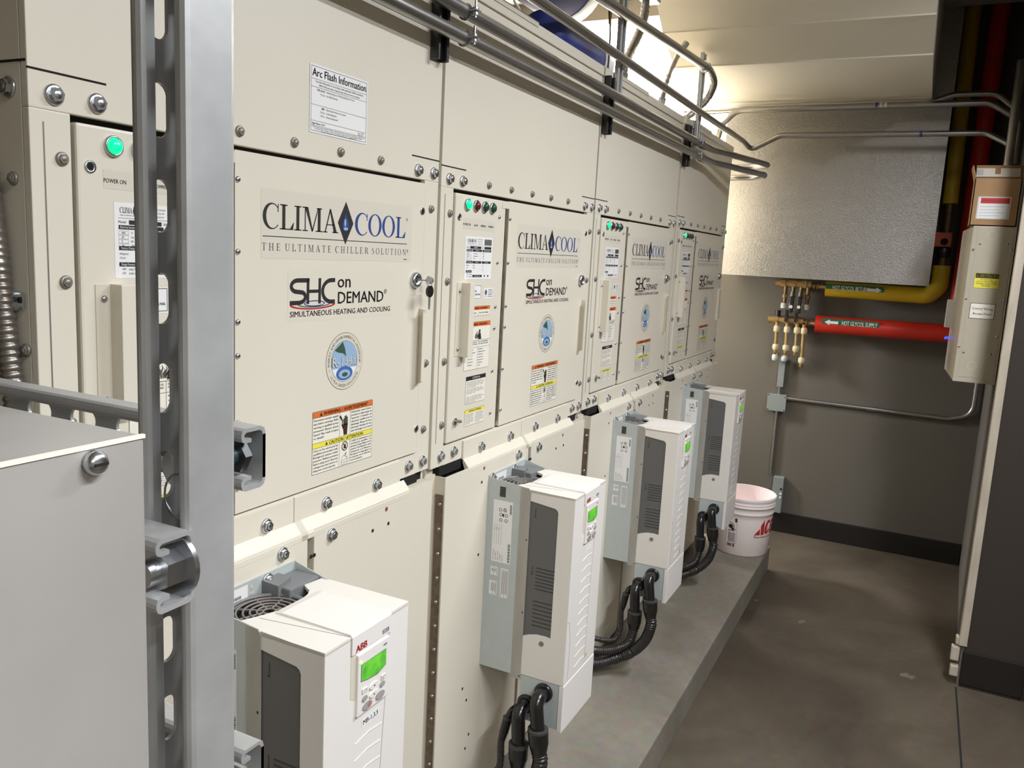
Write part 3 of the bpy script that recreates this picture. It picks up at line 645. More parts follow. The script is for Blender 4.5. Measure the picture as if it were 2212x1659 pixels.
for x, y in ((.3850, .0790), (.3895, .0205)): s.band((x, y, .0024, .0028), (x, y, .0018, .0021), INKG, 2, n=12); s.text('R', x, y - .0013, .0026, INKG, 2, anchor='c')
s.text('9600120', .377, .0035, .0022, INK, 2, w=.011, bold=.03)
dos(s, 'maker_logo', .350, 1.468)
s = Sheet().rect(-.010, -.008, .278, .074, LBLF, 0.55); w = .0068
def arc(cx, cy, rx, ry, a0, a1, n=10): return [(cx + rx * math.cos(math.radians(a0 + (a1 - a0) * k / n)), cy + ry * math.sin(math.radians(a0 + (a1 - a0) * k / n))) for k in range(n + 1)]
s.stroke([(.0405, .0582)] + arc(.0125, .0490, .0150, .0092, 90, 245, 10) + arc(.0150, .0316, .0160, .0092, 65, -90, 10)[1:] + [(-.0055, .0224)], w, INK, 3)
s.rect(.0340, .0200, .0402, .0616, INK, 3); s.rect(.0402, .0378, .0630, .0430, INK, 3); s.rect(.0630, .0200, .0692, .0616, INK, 3)
s.stroke([(.1055, .0582)] + arc(.0960, .0402, .0225, .0180, 90, 270, 14) + [(.1055, .0222)], w, INK, 3)
s.band((.0506, .0185, .0560, .0078), (.0506, .0200, .0520, .0068), REDI, 2, 172, 368); s.band((.0530, .0192, .0400, .0052), (.0530, .0198, .0370, .0040), GRNI, 2, 165, 375); s.band((.0540, .0205, .0260, .0050), (.0540, .0205, .0232, .0034), BLUEI, 2)
s.text('on', .1125, .0455, .0215, INK, 3, w=.0350, bold=.02); s.text('DEMAND', .1140, .0182, .0198, INK, 3, w=.1315, bold=.02); s.band((.2515, .0365, .0042, .0042), (.2515, .0365, .0033, .0033), INK, 3, n=14); s.text('R', .2515, .0345, .004, INK, 3, anchor='c')
s.text('SIMULTANEOUS HEATING AND COOLING', -.0050, .0, .0088, INK, 3, w=.273, bold=.01)
dos(s, 'heating_cooling_logo', .4195, 1.3765)
s = Sheet(); R = .0505
s.ell(0, 0, R, R, INKG, 0.7, 48).ell(0, 0, R - .0009, R - .0009, RINGL, 1.3, 48); s.ell(0, 0, .0365, .0365, INKG, 1.9, 40); s.ell(0, 0, .0359, .0359, SKYB, 2.4, 40)
s.poly([(-.0355 * math.cos(math.radians(a)), .0355 * math.sin(math.radians(a))) for a in range(-20, -161, -10)], PAPER, 2.7); s.ell(0, -.0215, .023, .0125, SEAB, 3.2, 26); s.ell(0, -.0225, .016, .008, SKYB, 3.7, 22); s.ell(.001, -.0235, .008, .0038, LEAFG, 4.2, 18)
s.poly([(-.028, .0205), (-.006, .0345), (.001, .021), (.004, .006), (.001, .0105), (-.006, .0145), (-.018, .0165)], LEAFG, 3.2)
serif_text(s, 'R', -.033, -.007, .019, .017, WHT, 5.5, wt=1.3)
s.text('R-134a', -.0345, -.0085, .0170, INKG, 4.6, w=.069, bold=.035); s.text('R-134a', -.0335, -.0078, .0160, WHT, 5.0, w=.067, bold=.01)
s.arctext('ENERGY AND ENVIRONMENTAL LEADERSHIP', 0, 0, .0430, .0050, 90, INKG, 2.4, sp=.98); s.arctext('ULTRA GREEN SOLUTION', 0, 0, .0430, .0050, 270, INKG, 2.4, sp=1.0, up=False)
for a in (198, 342): s.ell(.043 * math.cos(math.radians(a)), .043 * math.sin(math.radians(a)), .0009, .0009, INK, 2.4, 8)
s.P = [q for q in s.P if not (q[2] is WHT and q[3] == 5.5)]
dos(s, 'refrigerant_seal', .555, 1.2935)
s = Sheet(); Wd, Hd = .1685, .1095
s.rrect(0, 0, Wd, Hd, .002, INK, 0.7).rrect(.0008, .0008, Wd - .0008, Hd - .0008, .0016, LBLY, 1.3)
s.rect(.0008, Hd - .0105, Wd - .0008, Hd - .0010, ORANGE, 2); tri(s, .022, Hd - .0088, .0062); s.text('WARNING / AVERTISSEMENT', .029, Hd - .0086, .0062, INK, 4, w=.124, bold=.016)
s.rect(.0008, .0460, Wd - .0008, .0545, YEL, 2); s.rect(.0008, .0545, Wd - .0008, .0550, INK, 3); s.rect(.0008, .0455, Wd - .0008, .0460, INK, 3); s.rect(.0008, Hd - .0110, Wd - .0008, Hd - .0105, INK, 3)
tri(s, .037, .0475, .0056); s.text('CAUTION / ATTENTION', .044, .0475, .0056, INK, 4, w=.096, bold=.016)
for x in (.0720, .1015):
    s.rect(x, .0550, x + .0005, Hd - .0110, INK, 3); s.rect(x, .0008, x + .0005, .0455, INK, 3)
def body(lines, x, y, wmax, h=.0036, lead=.0062):
    for i, t in enumerate(lines): s.text(t, x, y - h - i * lead, h, INK, 3, w=min(wmax, len(t) * wmax / 22.0), bold=.014)
body(['Disconnect power supply', '(ies) before servicing. Refer', 'servicing to qualified service', 'personnel. Electric shock', 'hazard. May result in injury', 'or death!'], .003, Hd - .0135, .066)
body(["Debrancher avant d'entre-", 'prendre le depannage de', "l'appareil. Consulter un", 'reparateur qualifie pour le', 'depannage. Risque de choc', 'electrique. Resultat de mal,', 'dans dommages ou la mort!'], .1045, Hd - .0130, .061, .0034, .0057)
body(['Unit to be serviced by', 'qualified personnel only.', 'Refrigerant system under', 'pressure. Relieve pressure', 'before using torch. Recover', 'refrigerant and store or', 'dispose of properly.'], .003, .0430, .066, .0034, .0058)
body(['Confier la maintenance a un', 'technicien qualifie. Le', 'systeme frigorifique sous', 'pression. Decompresser avant', "d'exposer a la flamme.", 'Recuperer le frigorigene et', 'le stocker ou le detruire', 'correctement.'], .1045, .0435, .061, .0032, .0051)
hx, hy = .0885, .0565   # hand touched by a wire
s.poly([(hx - .0045, hy), (hx + .0045, hy), (hx + .0055, hy + .010), (hx + .0065, hy + .020), (hx - .0065, hy + .020), (hx - .006, hy + .010)], WARMD, 4)
for k, hh in enumerate((.030, .034, .035, .032)): s.rect(hx - .0060 + k * .0032, hy + .018, hx - .0036 + k * .0032, hy + hh, INK, 4)
s.stroke([(hx - .006, hy + .012), (hx - .009, hy + .020)], .0028, INK, 4); s.stroke([(.0728, hy + .036), (.0765, hy + .031), (.0800, hy + .026), (.0785, hy + .018), (.0815, hy + .014)], [.004, .0034, .0024, .0016, .0008], INK, 4)
s.band((.0875, .0360, .0085, .0085), (.0875, .0360, .0070, .0070), INK, 4, n=20); s.stroke([(.0825, .0415), (.0925, .0305)], .0012, INK, 5); s.poly([(.0845, .0315), (.0905, .0315), (.0910, .0365), (.0880, .0415), (.0865, .0375), (.0850, .0365)], WARMD, 4)
s.stroke([(.0885, .0225), (.0905, .0185), (.0920, .0245)], .0012, INK, 4); s.stroke([(.079, .0150), (.0850, .0195), (.0900, .0175), (.0965, .0125)], .0007, INKG, 4); s.frame(.0785, .0025, .0965, .0115, .0005, INKG, 4); s.rect(.0785, .0065, .0965, .0070, INKG, 4)
dos(s, 'shock_and_service_label', .4725, 1.1045)

modules = [ch]
for u in range(1, 4):
    modules.append(dup(ch, (PITCH * u + DX[u] - DX[0], 0, DZ[u] - DZ[0]), mod_labels[u]))
# first cabinet only: arc flash sheet and side details
afs = Sheet().rrect(0, 0, .149, .1045, .002, WHT, 1); fw, fh = .149, .1045
afs.frame(.003, .003, fw - .003, fh - .003, .0006, INK, 2)
for y in (.0820, .0700, .0430, .0185, .0110): afs.rect(.003, y, fw - .003, y + .0005, INK, 2)
afs.rect(.124, .0110, .1245, .0185, INK, 2)
afs.text('Arc Flash Information', .0055, .0865, .0115, INK, 3, w=.138, bold=.022)
afs.text('Use this information in accordance with applicable OSHA standards,', fw / 2, .0775, .0028, INK, 3, anchor='c', w=.122); afs.text('NFPA 70E and other required safe electrical work practices.', fw / 2, .0725, .0028, INK, 3, anchor='c', w=.106)
for i, (a, b) in enumerate((('0.68 cal/cm2', 'Incident Energy at a Working Distance of 1 ft 6 in'), ('1 ft 2 in', 'Arc Flash Boundary'))): afs.text(a, .036, .0652 - i * .0060, .0030, INK, 3, anchor='r', bold=.012 if not i else 0, xs=.85); afs.text(b, .040, .0652 - i * .0060, .0030, INKG, 3, xs=.82)
for i, (a, b) in enumerate((('480V', 'Shock Hazard when cover is open'), ('3 ft 6 in', 'Limited Approach'), ('1 ft 0 in', 'Restricted Approach'))): afs.text(a, .036, .0378 - i * .0056, .0030, INK, 3, anchor='r', bold=.012 if not i else 0, xs=.85); afs.text(b, .040, .0378 - i * .0056, .0030, INKG, 3, xs=.82)
afs.text('Eqpt Name: CH-1', .006, .0133, .0030, INK, 3, bold=.01); afs.text('Job: 137034', .126, .0150, .0020, INK, 3); afs.text('Date: 2/17', .126, .0120, .0020, INK, 3)
for i, t in enumerate(('*Sheet produced by Schneider Electric engineering services. Any system modification, adjustment of', 'protective device settings, or failure to properly maintain equipment will invalidate this label.', 'For more information, contact Schneider Electric at 1-888-778-2733.')): afs.text(t, fw / 2, .0085 - i * .0026, .0018, INK, 3, anchor='c', w=(.136, .124, .092)[i])
afs.build('arc_flash_sheet', ch, (GX + .459, -.0006, 1.670), U, V_)
sd = MB(); sd.box(GX - .0008, GX + .001, .002, .30, 1.6765, 1.6790, DARK); sd.build('side_seam', ch)
for me, nm, y, z in ((BOLT, 'bolt', .032, 1.650), (SCREW, 'screw', .030, 1.5515), (SCREW, 'screw', .0195, 1.358)):
    o = put(me, nm, ch, (GX, y, z)); o.rotation_euler = (0, 0, math.radians(-90))

# hanging key in the lock of the first cabinet
lx, lz = gx(.768), 1.4335 + Z0
ky = thing('key', 'bunched door keys hanging from the lock of the first cabinet', 'key', (lx, -.03, lz))
MB().cyl((lx, -.010, lz), (lx + .0105, -.0300, lz + .0005), .0013, ZINC, 8).build('inserted_blade', ky)
MB().cyl((lx + .0090, -.0315, lz + .0005), (lx + .0165, -.0300, lz + .0005), .0072, ZINC, 18).build('inserted_bow', ky)
MB().torus((lx + .010, -.0330, lz - .0085), .0075, .0008, ZINC, 'y', 22, 6).build('split_ring', ky)
kz = lz - .0205
MB().prism([(lx + .0095 + .0105 * math.cos(math.radians(a)), kz + .0112 * math.sin(math.radians(a))) for a in range(0, 360, 20)], 'y', -.0362, -.0312, BLACKP).build('key_head', ky, 'black plastic key head')
MB().prism([(lx + .0062, kz - .010), (lx + .0128, kz - .010), (lx + .0118, kz - .016), (lx + .0130, kz - .019), (lx + .0114, kz - .0225), (lx + .0128, kz - .026), (lx + .0112, kz - .0295), (lx + .0118, kz - .033), (lx + .0092, kz - .036), (lx + .0070, kz - .033)], 'y', -.0345, -.0330, SCREWP).build('key_blade', ky)

# ------------------------------------------------------------------ variable speed drives
DRX = [0.126, 0.998, 1.865, 2.735]
drive_labels = ['white motor drive low beside the strut post, tagged MB-1,3,5, on the first cabinet',
                'white motor drive on the second cabinet, its black hoses cut off by the picture edge',
                'white motor drive on the third cabinet, between two others, hoses sweeping over the pad',
                'farthest white motor drive, on the end cabinet just left of the bucket']
X = DRX[0]
vd = thing('motor_drive', drive_labels[0], 'motor drive', (X, -0.0205, 0.39), 'white motor drives on the cabinet fronts')
b = MB()
b.box(X, X + .196, -.110, -.0206, .500, .944, CHAS)
b.prism([(-.0206, .500), (-.110, .500), (-.110, .968), (-.060, .973), (-.0206, .976)], 'x', X - .0005, X + .0015, CHAS)
b.prism([(-.0206, .94), (-.095, .94), (-.095, .962), (-.050, .972), (-.0206, .980)], 'x', X + .1945, X + .1965, CHAS)
b.box(X, X + .1965, -.0235, -.0206, .94, .980, CHAS)
b.build('chassis', vd)
b = MB(); b.box(X + .0015, X + .1945, -.110, -.0236, .944, .9445, GREYP)
b.box(X + .125, X + .1945, -.075, -.0236, .944, .966, GREYP, .003); b.prism([(X + .155, -.0236), (X + .155, -.05), (X + .115, -.06), (X + .118, -.0236)], 'z', .944, .972, GREYP)
b.build('top_shroud', vd)
fx, fy = X + .072, -.082
b = MB(); b.cyl((fx, fy, .9446), (fx, fy, .946), .058, DARK, 32)
for r in (.058, .048, .038, .028, .018, .009): b.torus((fx, fy, .953), r, .0017, FAN, 'z', 36, 6)
for k in range(8):
    a = math.radians(45 * k + 20); b.cyl((fx + .008 * math.cos(a), fy + .008 * math.sin(a), .953), (fx + .060 * math.cos(a), fy + .060 * math.sin(a), .950), .0018, FAN, 6)
b.lathe([(.060, .9445), (.062, .9445), (.062, .956), (.058, .956), (.058, .9445)], (fx, fy, 0), GREYP, 'z', 36)
b.build('fan_grille', vd)
b = MB(); b.prism([(-.108, .492), (-.134, .492), (-.134, .958), (-.129, .966), (-.108, .968)], 'x', X - .0012, X + .0008, CHAS2); b.box(X + .195, X + .1968, -.134, -.108, .492, .962, CHAS2); b.box(X, X + .196, -.134, -.110, .492, .50, CHAS2); b.build('side_flange', vd)
b = MB()
b.box(X + .0035, X + .194, -.243, -.112, .506, .958, WHITE)
b.prism([(-.243, .506), (-.133, .506), (-.133, .604), (-.150, .611), (-.168, .6155), (-.19, .6165), (-.205, .615), (-.205, .921), (-.2025, .9265), (-.197, .930), (-.133, .9375), (-.133, .9645), (-.243, .9605)], 'x', X, X + .0036, WHITE)
b.box(X + .194, X + .1975, -.243, -.133, .506, .962, WHITE)
b.box(X, X + .1975, -.2455, -.242, .506, .9605, WHITEF, .0012)
top = [(X, -.2455), (X + .1975, -.2455), (X + .1975, -.080), (X + .158, -.074), (X + .150, -.088)] + [(X + .094 + .056 * math.cos(math.radians(a)), -.088 - .020 * math.sin(math.radians(a))) for a in (20, 45, 70, 95, 120, 150)] + [(X + .030, -.092), (X + .008, -.082), (X, -.082)]
b.prism(top, 'z', .957, .9625, WHITE)
b.build('front_cover', vd)
b = MB(); b.prism([(-.2478, .9345), (-.2478, .9610), (-.2440, .9650), (-.120, .9662), (-.105, .9625), (-.2425, .9345)], 'x', X + .0560, X + .1490, WHITEF); b.build('centre_fascia', vd)
b = MB(); b.add([(X + .0545, -.2458, .9628), (X + .0557, -.2458, .9628), (X + .0330, -.100, .9628), (X + .0318, -.100, .9628)], [(0, 1, 2, 3)], KEYG); b.build('top_seam', vd)
b = MB(); b.box(X + .0016, X + .0026, -.205, -.133, .60, .94, LOUV)
L_ = b.build('louvre_panel', vd, 'dark grey louvred side panel')
for k in range(14):
    b = MB(); z = .727 + k * .0085 if k < 7 else .636 + (k - 7) * .0100
    b.box(X + .0008, X + .0020, -.2045, -.157 if k < 7 else -.155, z, z + .0016, LOUVD); b.build('louvre_slot', L_)
for z in (.90, .76):
    b = MB(); b.box(X + .0010, X + .0020, -.1485, -.1475, z, z + .022, LOUVD); b.box(X + .0010, X + .0020, -.1485, -.145, z, z + .0015, LOUVD); b.build('louvre_notch', L_)
b = MB()
for y, z in ((-.183, .5965),): b.cyl((X, y, z), (X - .0012, y, z), .0062, GREYP, 20)
b.cyl((X + .0005, -.1305, .50), (X - .0016, -.1305, .50), .0018, DARK, 8)
for z in (.66, .84): b.box(X - .0014, X, -.1305, -.128, z, z + .004, DARK)
b.build('cover_button', vd)
b = MB(); b.prism([(-.134, .392), (-.233, .392), (-.233, .5045), (-.134, .5045)], 'x', X + .001, X + .0035, CHAS); b.box(X + .193, X + .196, -.233, -.134, .392, .504, CHAS); b.box(X + .001, X + .196, -.233, -.134, .392, .394, CHAS)
b.build('conduit_box', vd, 'grey lower conduit box')
b = MB(); b.box(X + .0005, X + .1975, -.2465, -.234, .386, .5045, WHITEF, .0015); b.box(X + .19, X + .1975, -.236, -.150, .386, .5045, WHITE); b.build('lower_cover', vd)
FY = -.2456
FASC = -.2480
def fr(s, name, x=0.0, z=0.0, parent=None, y=FY, label=None): return s.build(name, parent or vd, (X + x, y, z), U, V_, label)
s = Sheet()
s.rect(.0550, .934, .0557, .9600, KEYG, 1); s.stroke([(.1490, .960), (.1455, .88), (.137, .77), (.131, .68), (.128, .51)], .0009, KEYG, 1); s.rect(.0550, .9335, .066, .9340, KEYG, 1)
s.stroke([(.0, .665), (.012, .66), (.022, .62), (.024, .56), (.020, .515)], .0010, KEYG, 1)
fr(s, 'cover_seam')
s = Sheet(); s.text('ABB', .0640, .9360, .0098, REDI, 2, w=.0255, bold=.055); fr(s, 'brand_letters', y=FASC, label='red brand letters')
s = Sheet(); s.frame(.1270, .9385, .1425, .9445, .0010, BLUEI, 2); s.text('ACH550', .1285, .9402, .0026, BLUEI, 2, w=.0125, bold=.02); fr(s, 'model_badge', y=FASC)
b = MB()
for k in range(11):
    z = .792 - k * .0265
    b.prism([(X + .070 - k * .001, z), (X + .100, z + .0035), (X + .1340 - k * .0008, z + .0005), (X + .1340 - k * .0008, z + .0022), (X + .100, z + .0055), (X + .070 - k * .001, z + .0012)], 'y', -.2463, -.2450, WHITEF)
b.build('cover_rib', vd)
kp = MB(); kp.box(X + .0680, X + .1435, -.2497, -.2450, .836, .9300, WHITEF, .0012); KP = kp.build('keypad', vd)
b = MB(); b.prism([(X + .0557, .869), (X + .0680, .862), (X + .0680, .931), (X + .0557, .9335)], 'y', -.2459, -.2452, CREAM2); b.build('keypad_recess', vd)
KY = -.2498
b = MB(); b.prism([(X + .0745, .8885), (X + .090, .8850), (X + .1145, .8825), (X + .1345, .8885), (X + .1345, .9140), (X + .0745, .9140)], 'y', KY - .0006, KY + .001, GREYP); b.prism([(X + .0752, .8893), (X + .091, .8862), (X + .1140, .8840), (X + .1338, .8893), (X + .1338, .9134), (X + .0752, .9134)], 'y', KY - .0009, KY, LCD); b.build('display', KP, 'lit green display')
b = MB(); b.lathe([(.0026, 0), (.0022, .001), (.0001, .0014)], (X + .0735, KY, .9180), mat('status lamp lit', (190, 255, 120), .3, emit=1.2, emit_rgb=(200, 255, 110)), 'y', 10); b.build('status_lamp', KP)
s = Sheet(); s.text('ABB', .1270, .9200, .0030, BLUEI, 1, w=.009, bold=.03); fr(s, 'keypad_badge', parent=KP, y=KY)
def pad_ell(cx, cz, rx, rz, m, h, tilt=0.0):
    b = MB(); c_, s_ = math.cos(tilt), math.sin(tilt)
    b.prism([(X + cx + rx * math.cos(a) * c_ - rz * math.sin(a) * s_, cz + rx * math.cos(a) * s_ + rz * math.sin(a) * c_) for a in [math.radians(18 * k) for k in range(20)]], 'y', KY - h, KY, m); return b
for cx, cz, rx, rz, m in ((.0905, .8455, .0110, .0062, KEYG), (.1215, .8465, .0105, .0062, KEYG), (.0840, .8590, .0058, .0044, KEYG), (.1265, .8615, .0058, .0044, KEYG), (.1055, .8690, .0105, .0050, WHITEF), (.1055, .8560, .0105, .0050, WHITEF)):
    pad_ell(cx, cz, rx, rz, m, .0016).build('keypad_button', KP)
for x0, x1 in ((.0775, .0895), (.1235, .1345)):
    b = MB(); b.box(X + x0, X + x1, KY - .0016, KY, .8680, .8755, WHITEF, .0012); b.build('keypad_button', KP)
s = Sheet(); s.ell(.0945, .8455, .0042, .0046, RUBR, 10, 16); s.poly([(.1035, .8682), (.1075, .8682), (.1055, .8712)], INK, 11); s.poly([(.1035, .8568), (.1075, .8568), (.1055, .8538)], INK, 11)
s.stroke([(.0795, .8735), (.0880, .8735), (.0850, .8690)], .0007, INK, 11); s.stroke([(.1325, .8735), (.1250, .8735), (.1275, .8690)], .0007, INK, 11)
s.text('OFF', .0905, .8372, .0022, INKG, 1, anchor='c'); s.text('HAND', .1240, .8378, .0022, INKG, 1, anchor='c'); fr(s, 'keypad_legend', parent=KP, y=KY)
s = Sheet(); s.poly([(.1305, .5230), (.1425, .5230), (.1365, .5350)], ORANGE, 1); s.poly([(.1320, .5240), (.1410, .5240), (.1365, .5332)], YEL, 2); s.stroke([(.1372, .5310), (.1358, .5275), (.1372, .5275), (.1362, .5245)], .0008, INK, 3); fr(s, 'shock_symbol')
# side plate: nameplate turned on its side, small stickers, vent
def sp(s, name, label=None):   # u runs up, v runs from front to back
    return s.build(name, vd, (X - .0006, 0, 0), (0, 0, 1), (0, 1, 0), label)
s = Sheet(); z0, z1, y0, y1 = .772, .925, -.0895, -.0385
s.rect(z0, y0, z1, y1, WHT, 1)
for i in range(18): s.rect(z0 + .004 + i * .0026, y0 + .002, z0 + .0052 + i * .0026 + (.0006 if i % 3 == 0 else 0), y0 + .008, INK, 2); 
for i in range(9): s.rect(z1 - .030 + i * .0026, y0 + .002, z1 - .0286 + i * .0026, y0 + .0075, INK, 2)
for i, t in enumerate(('Motor nominal output', 'Input 3~ 48..63 Hz', 'Output 3~ 0..500 Hz', 'Air cooling IP 21', 'UL type 1 CE')): s.text(t, z0 + .004, y1 - .006 - i * .006, .0024, INK, 2, xs=.8)
for i in range(4): s.rect(z0 + .045, y1 - .006 - i * .006, z0 + .095, y1 - .0057 - i * .006, INK, 2)
for i, t in enumerate(('U1', 'I2N', 'Pn')): s.text(t, z0 + .080, y1 - .006 - i * .006, .0026, INK, 2)
for u_, v_ in ((.105, .016), (.105, .030), (.118, .016), (.118, .030), (.130, .020), (.130, .032)): s.band((z0 + u_, y0 + v_, .0042, .0042), (z0 + u_, y0 + v_, .0030, .0030), INK, 2, n=12)
s.text('CE', z0 + .128, y0 + .018, .005, INK, 2); s.rect(z0 + .114, y0 + .022, z0 + .121, y0 + .026, INK, 2)
sp(s, 'nameplate')
for (a, b2, c2, d2) in ((.7375, .759, -.058, -.039), (.688, .723, -.058, -.037), (.686, .759, -.0876, -.066)):
    s = Sheet(); s.rect(a, c2, b2, d2, WHT, 1); n = int((d2 - c2 - .003) / .0026)
    for i in range(n): s.rect(a + .002 + (.007 if i % 3 else .0), c2 + .002 + i * .0026, b2 - .002 - (i % 2) * .004, c2 + .0029 + i * .0026, INKG, 2)
    sp(s, 'sticker')
b = MB(); b.box(X - .0009, X, -.0685, -.0535, .934, .9585, LOUVD)
for k in range(4): b.box(X - .0016, X - .0009, -.0670, -.0555, .9365 + k * .0055, .9385 + k * .0055, INKG)
b.build('side_vent', vd)
s = Sheet(); s.rect(.004, .9525, .088, .976, WHT, 1); s.text('3ABD00019235-A', .010, .9655, .003, INKG, 2)
for i in range(11): s.rect(.046 + i * .0026, .9580, .0474 + i * .0026, .9630, INK, 2)
s.text('S/N 2151603202', .044, .9535, .0032, INK, 2); fr(s, 'serial_sticker', y=-.0237)
b = MB(); b.prism([(X + .096 + .0035 * math.cos(math.radians(a)), .9605 + .0035 * math.sin(math.radians(a))) for a in range(-60, 241, 30)] + [(X + .0940, .971), (X + .0980, .971)][::-1], 'y', -.0240, -.0234, CREAM); b.build('keyhole_slot', vd)
for x, z in ((.130, .968), (.012, .972)): put(BOLT, 'mounting_bolt', vd, (X + x, -.0236, z))
s = Sheet().rect(.0850, .8100, .1275, .8245, WHT, 1); fr(s, 'circuit_tag', label='white circuit tag')

drives = [vd]
for u in range(1, 4): drives.append(dup(vd, (DRX[u] - DRX[0], 0, DZ[u] - DZ[0]), drive_labels[u]))
s = Sheet(); s.text('MB-1,3,5', .1062, .8135, .0072, INK, 2, w=.036, anchor='c', bold=.02)
# lettering lies on the tag itself
tagp = child(vd, 'circuit_tag'); ORG[tagp] = ORG[vd]
s.build('tag_lettering', tagp, (X, FY, 0), U, V_)

COLL = mat('dark grey collar ring', (64, 61, 58), 0.4)
# ------------------------------------------------------------------ black hoses from the drives
def hose(x0, P, rh, re, rn, el, label, group, ring=True, dz=0.0):
    P = [(x0 + a, y, z + dz) for a, y, z in P]; el = [(x0 + a, y, z + dz) for a, y, z in el]
    t = thing('flexible_hose', label, 'hose', P[-1], group)
    path = smooth_path(P, 26); step = .0072 if rh > .012 else .0055
    b = MB(); b.tube(path, lambda i, L: rh * (1.0 if (L / step) % 1 < .5 else .82), BLACKH, 14); b.build('corrugated_tube', t)
    b = MB(); b.tube(bend_path(el, .03, 10), re, BLACKP, 18)
    if ring: b.lathe([(re, 0), (re * 1.38, 0), (re * 1.42, -.004), (re * 1.3, -.009), (re, -.009)], el[0], BLACKP, 'x', 24)
    b.build('elbow_fitting', t)
    a = Vector(el[-1]); d = (Vector(P[1]) - Vector(P[0])).normalized()
    p = [a + Vector((0, 0, .008)), a + Vector((0, 0, .002)), a + d * .030, a + d * .052]
    b = MB(); b.cyl(p[0], p[1], rn, COLL, 22); b.cyl(p[1], p[2], rn, BLACKP, 22, r1=rn * .96); b.cyl(p[2], p[3], rn * .95, BLACKP, 22, r1=rn * .74); b.build('collar_nut', t)
for u, (w1, w2) in enumerate((('second', 'just above the lower picture edge'), ('third', 'sweeping over the pad'), ('farthest', 'beside the bucket')), 1):
    x0, g = DRX[u], 'black hoses under the %s drive' % w1
    hose(x0, [(-.046, -.2075, .398), (-.047, -.214, .350), (-.049, -.2187, .320), (-.050, -.2017, .262), (-.058, -.1625, .214), (-.070, -.1114, .182), (-.105, -.066, .168), (-.135, -.022, .172)], .0185, .0165, .0245,
         [(.001, -.197, .4716), (-.044, -.197, .4716), (-.046, -.2075, .398)], 'thick front black hose under the %s drive, %s' % (w1, w2), g)
    hose(x0, [(-.046, -.160, .345), (-.046, -.161, .300), (-.052, -.150, .245), (-.066, -.116, .216), (-.092, -.072, .208), (-.118, -.022, .212)], .0165, .0165, .0240,
         [(.001, -.1535, .430), (-.044, -.1535, .430), (-.046, -.160, .345)], 'thick rear black hose under the %s drive, nearer the cabinet panel' % w1, g)
    if u < 3:
        hose(x0, [(-.030, -.120, .392), (-.046, -.114, .345), (-.052, -.117, .285), (-.062, -.104, .246), (-.078, -.070, .240), (-.092, -.022, .246)], .0092, .0095, .0115,
             [(.001, -.128, .410), (-.022, -.126, .412), (-.030, -.120, .392)], 'thin black hose left of the two thick ones under the %s drive' % w1, g, ring=False)

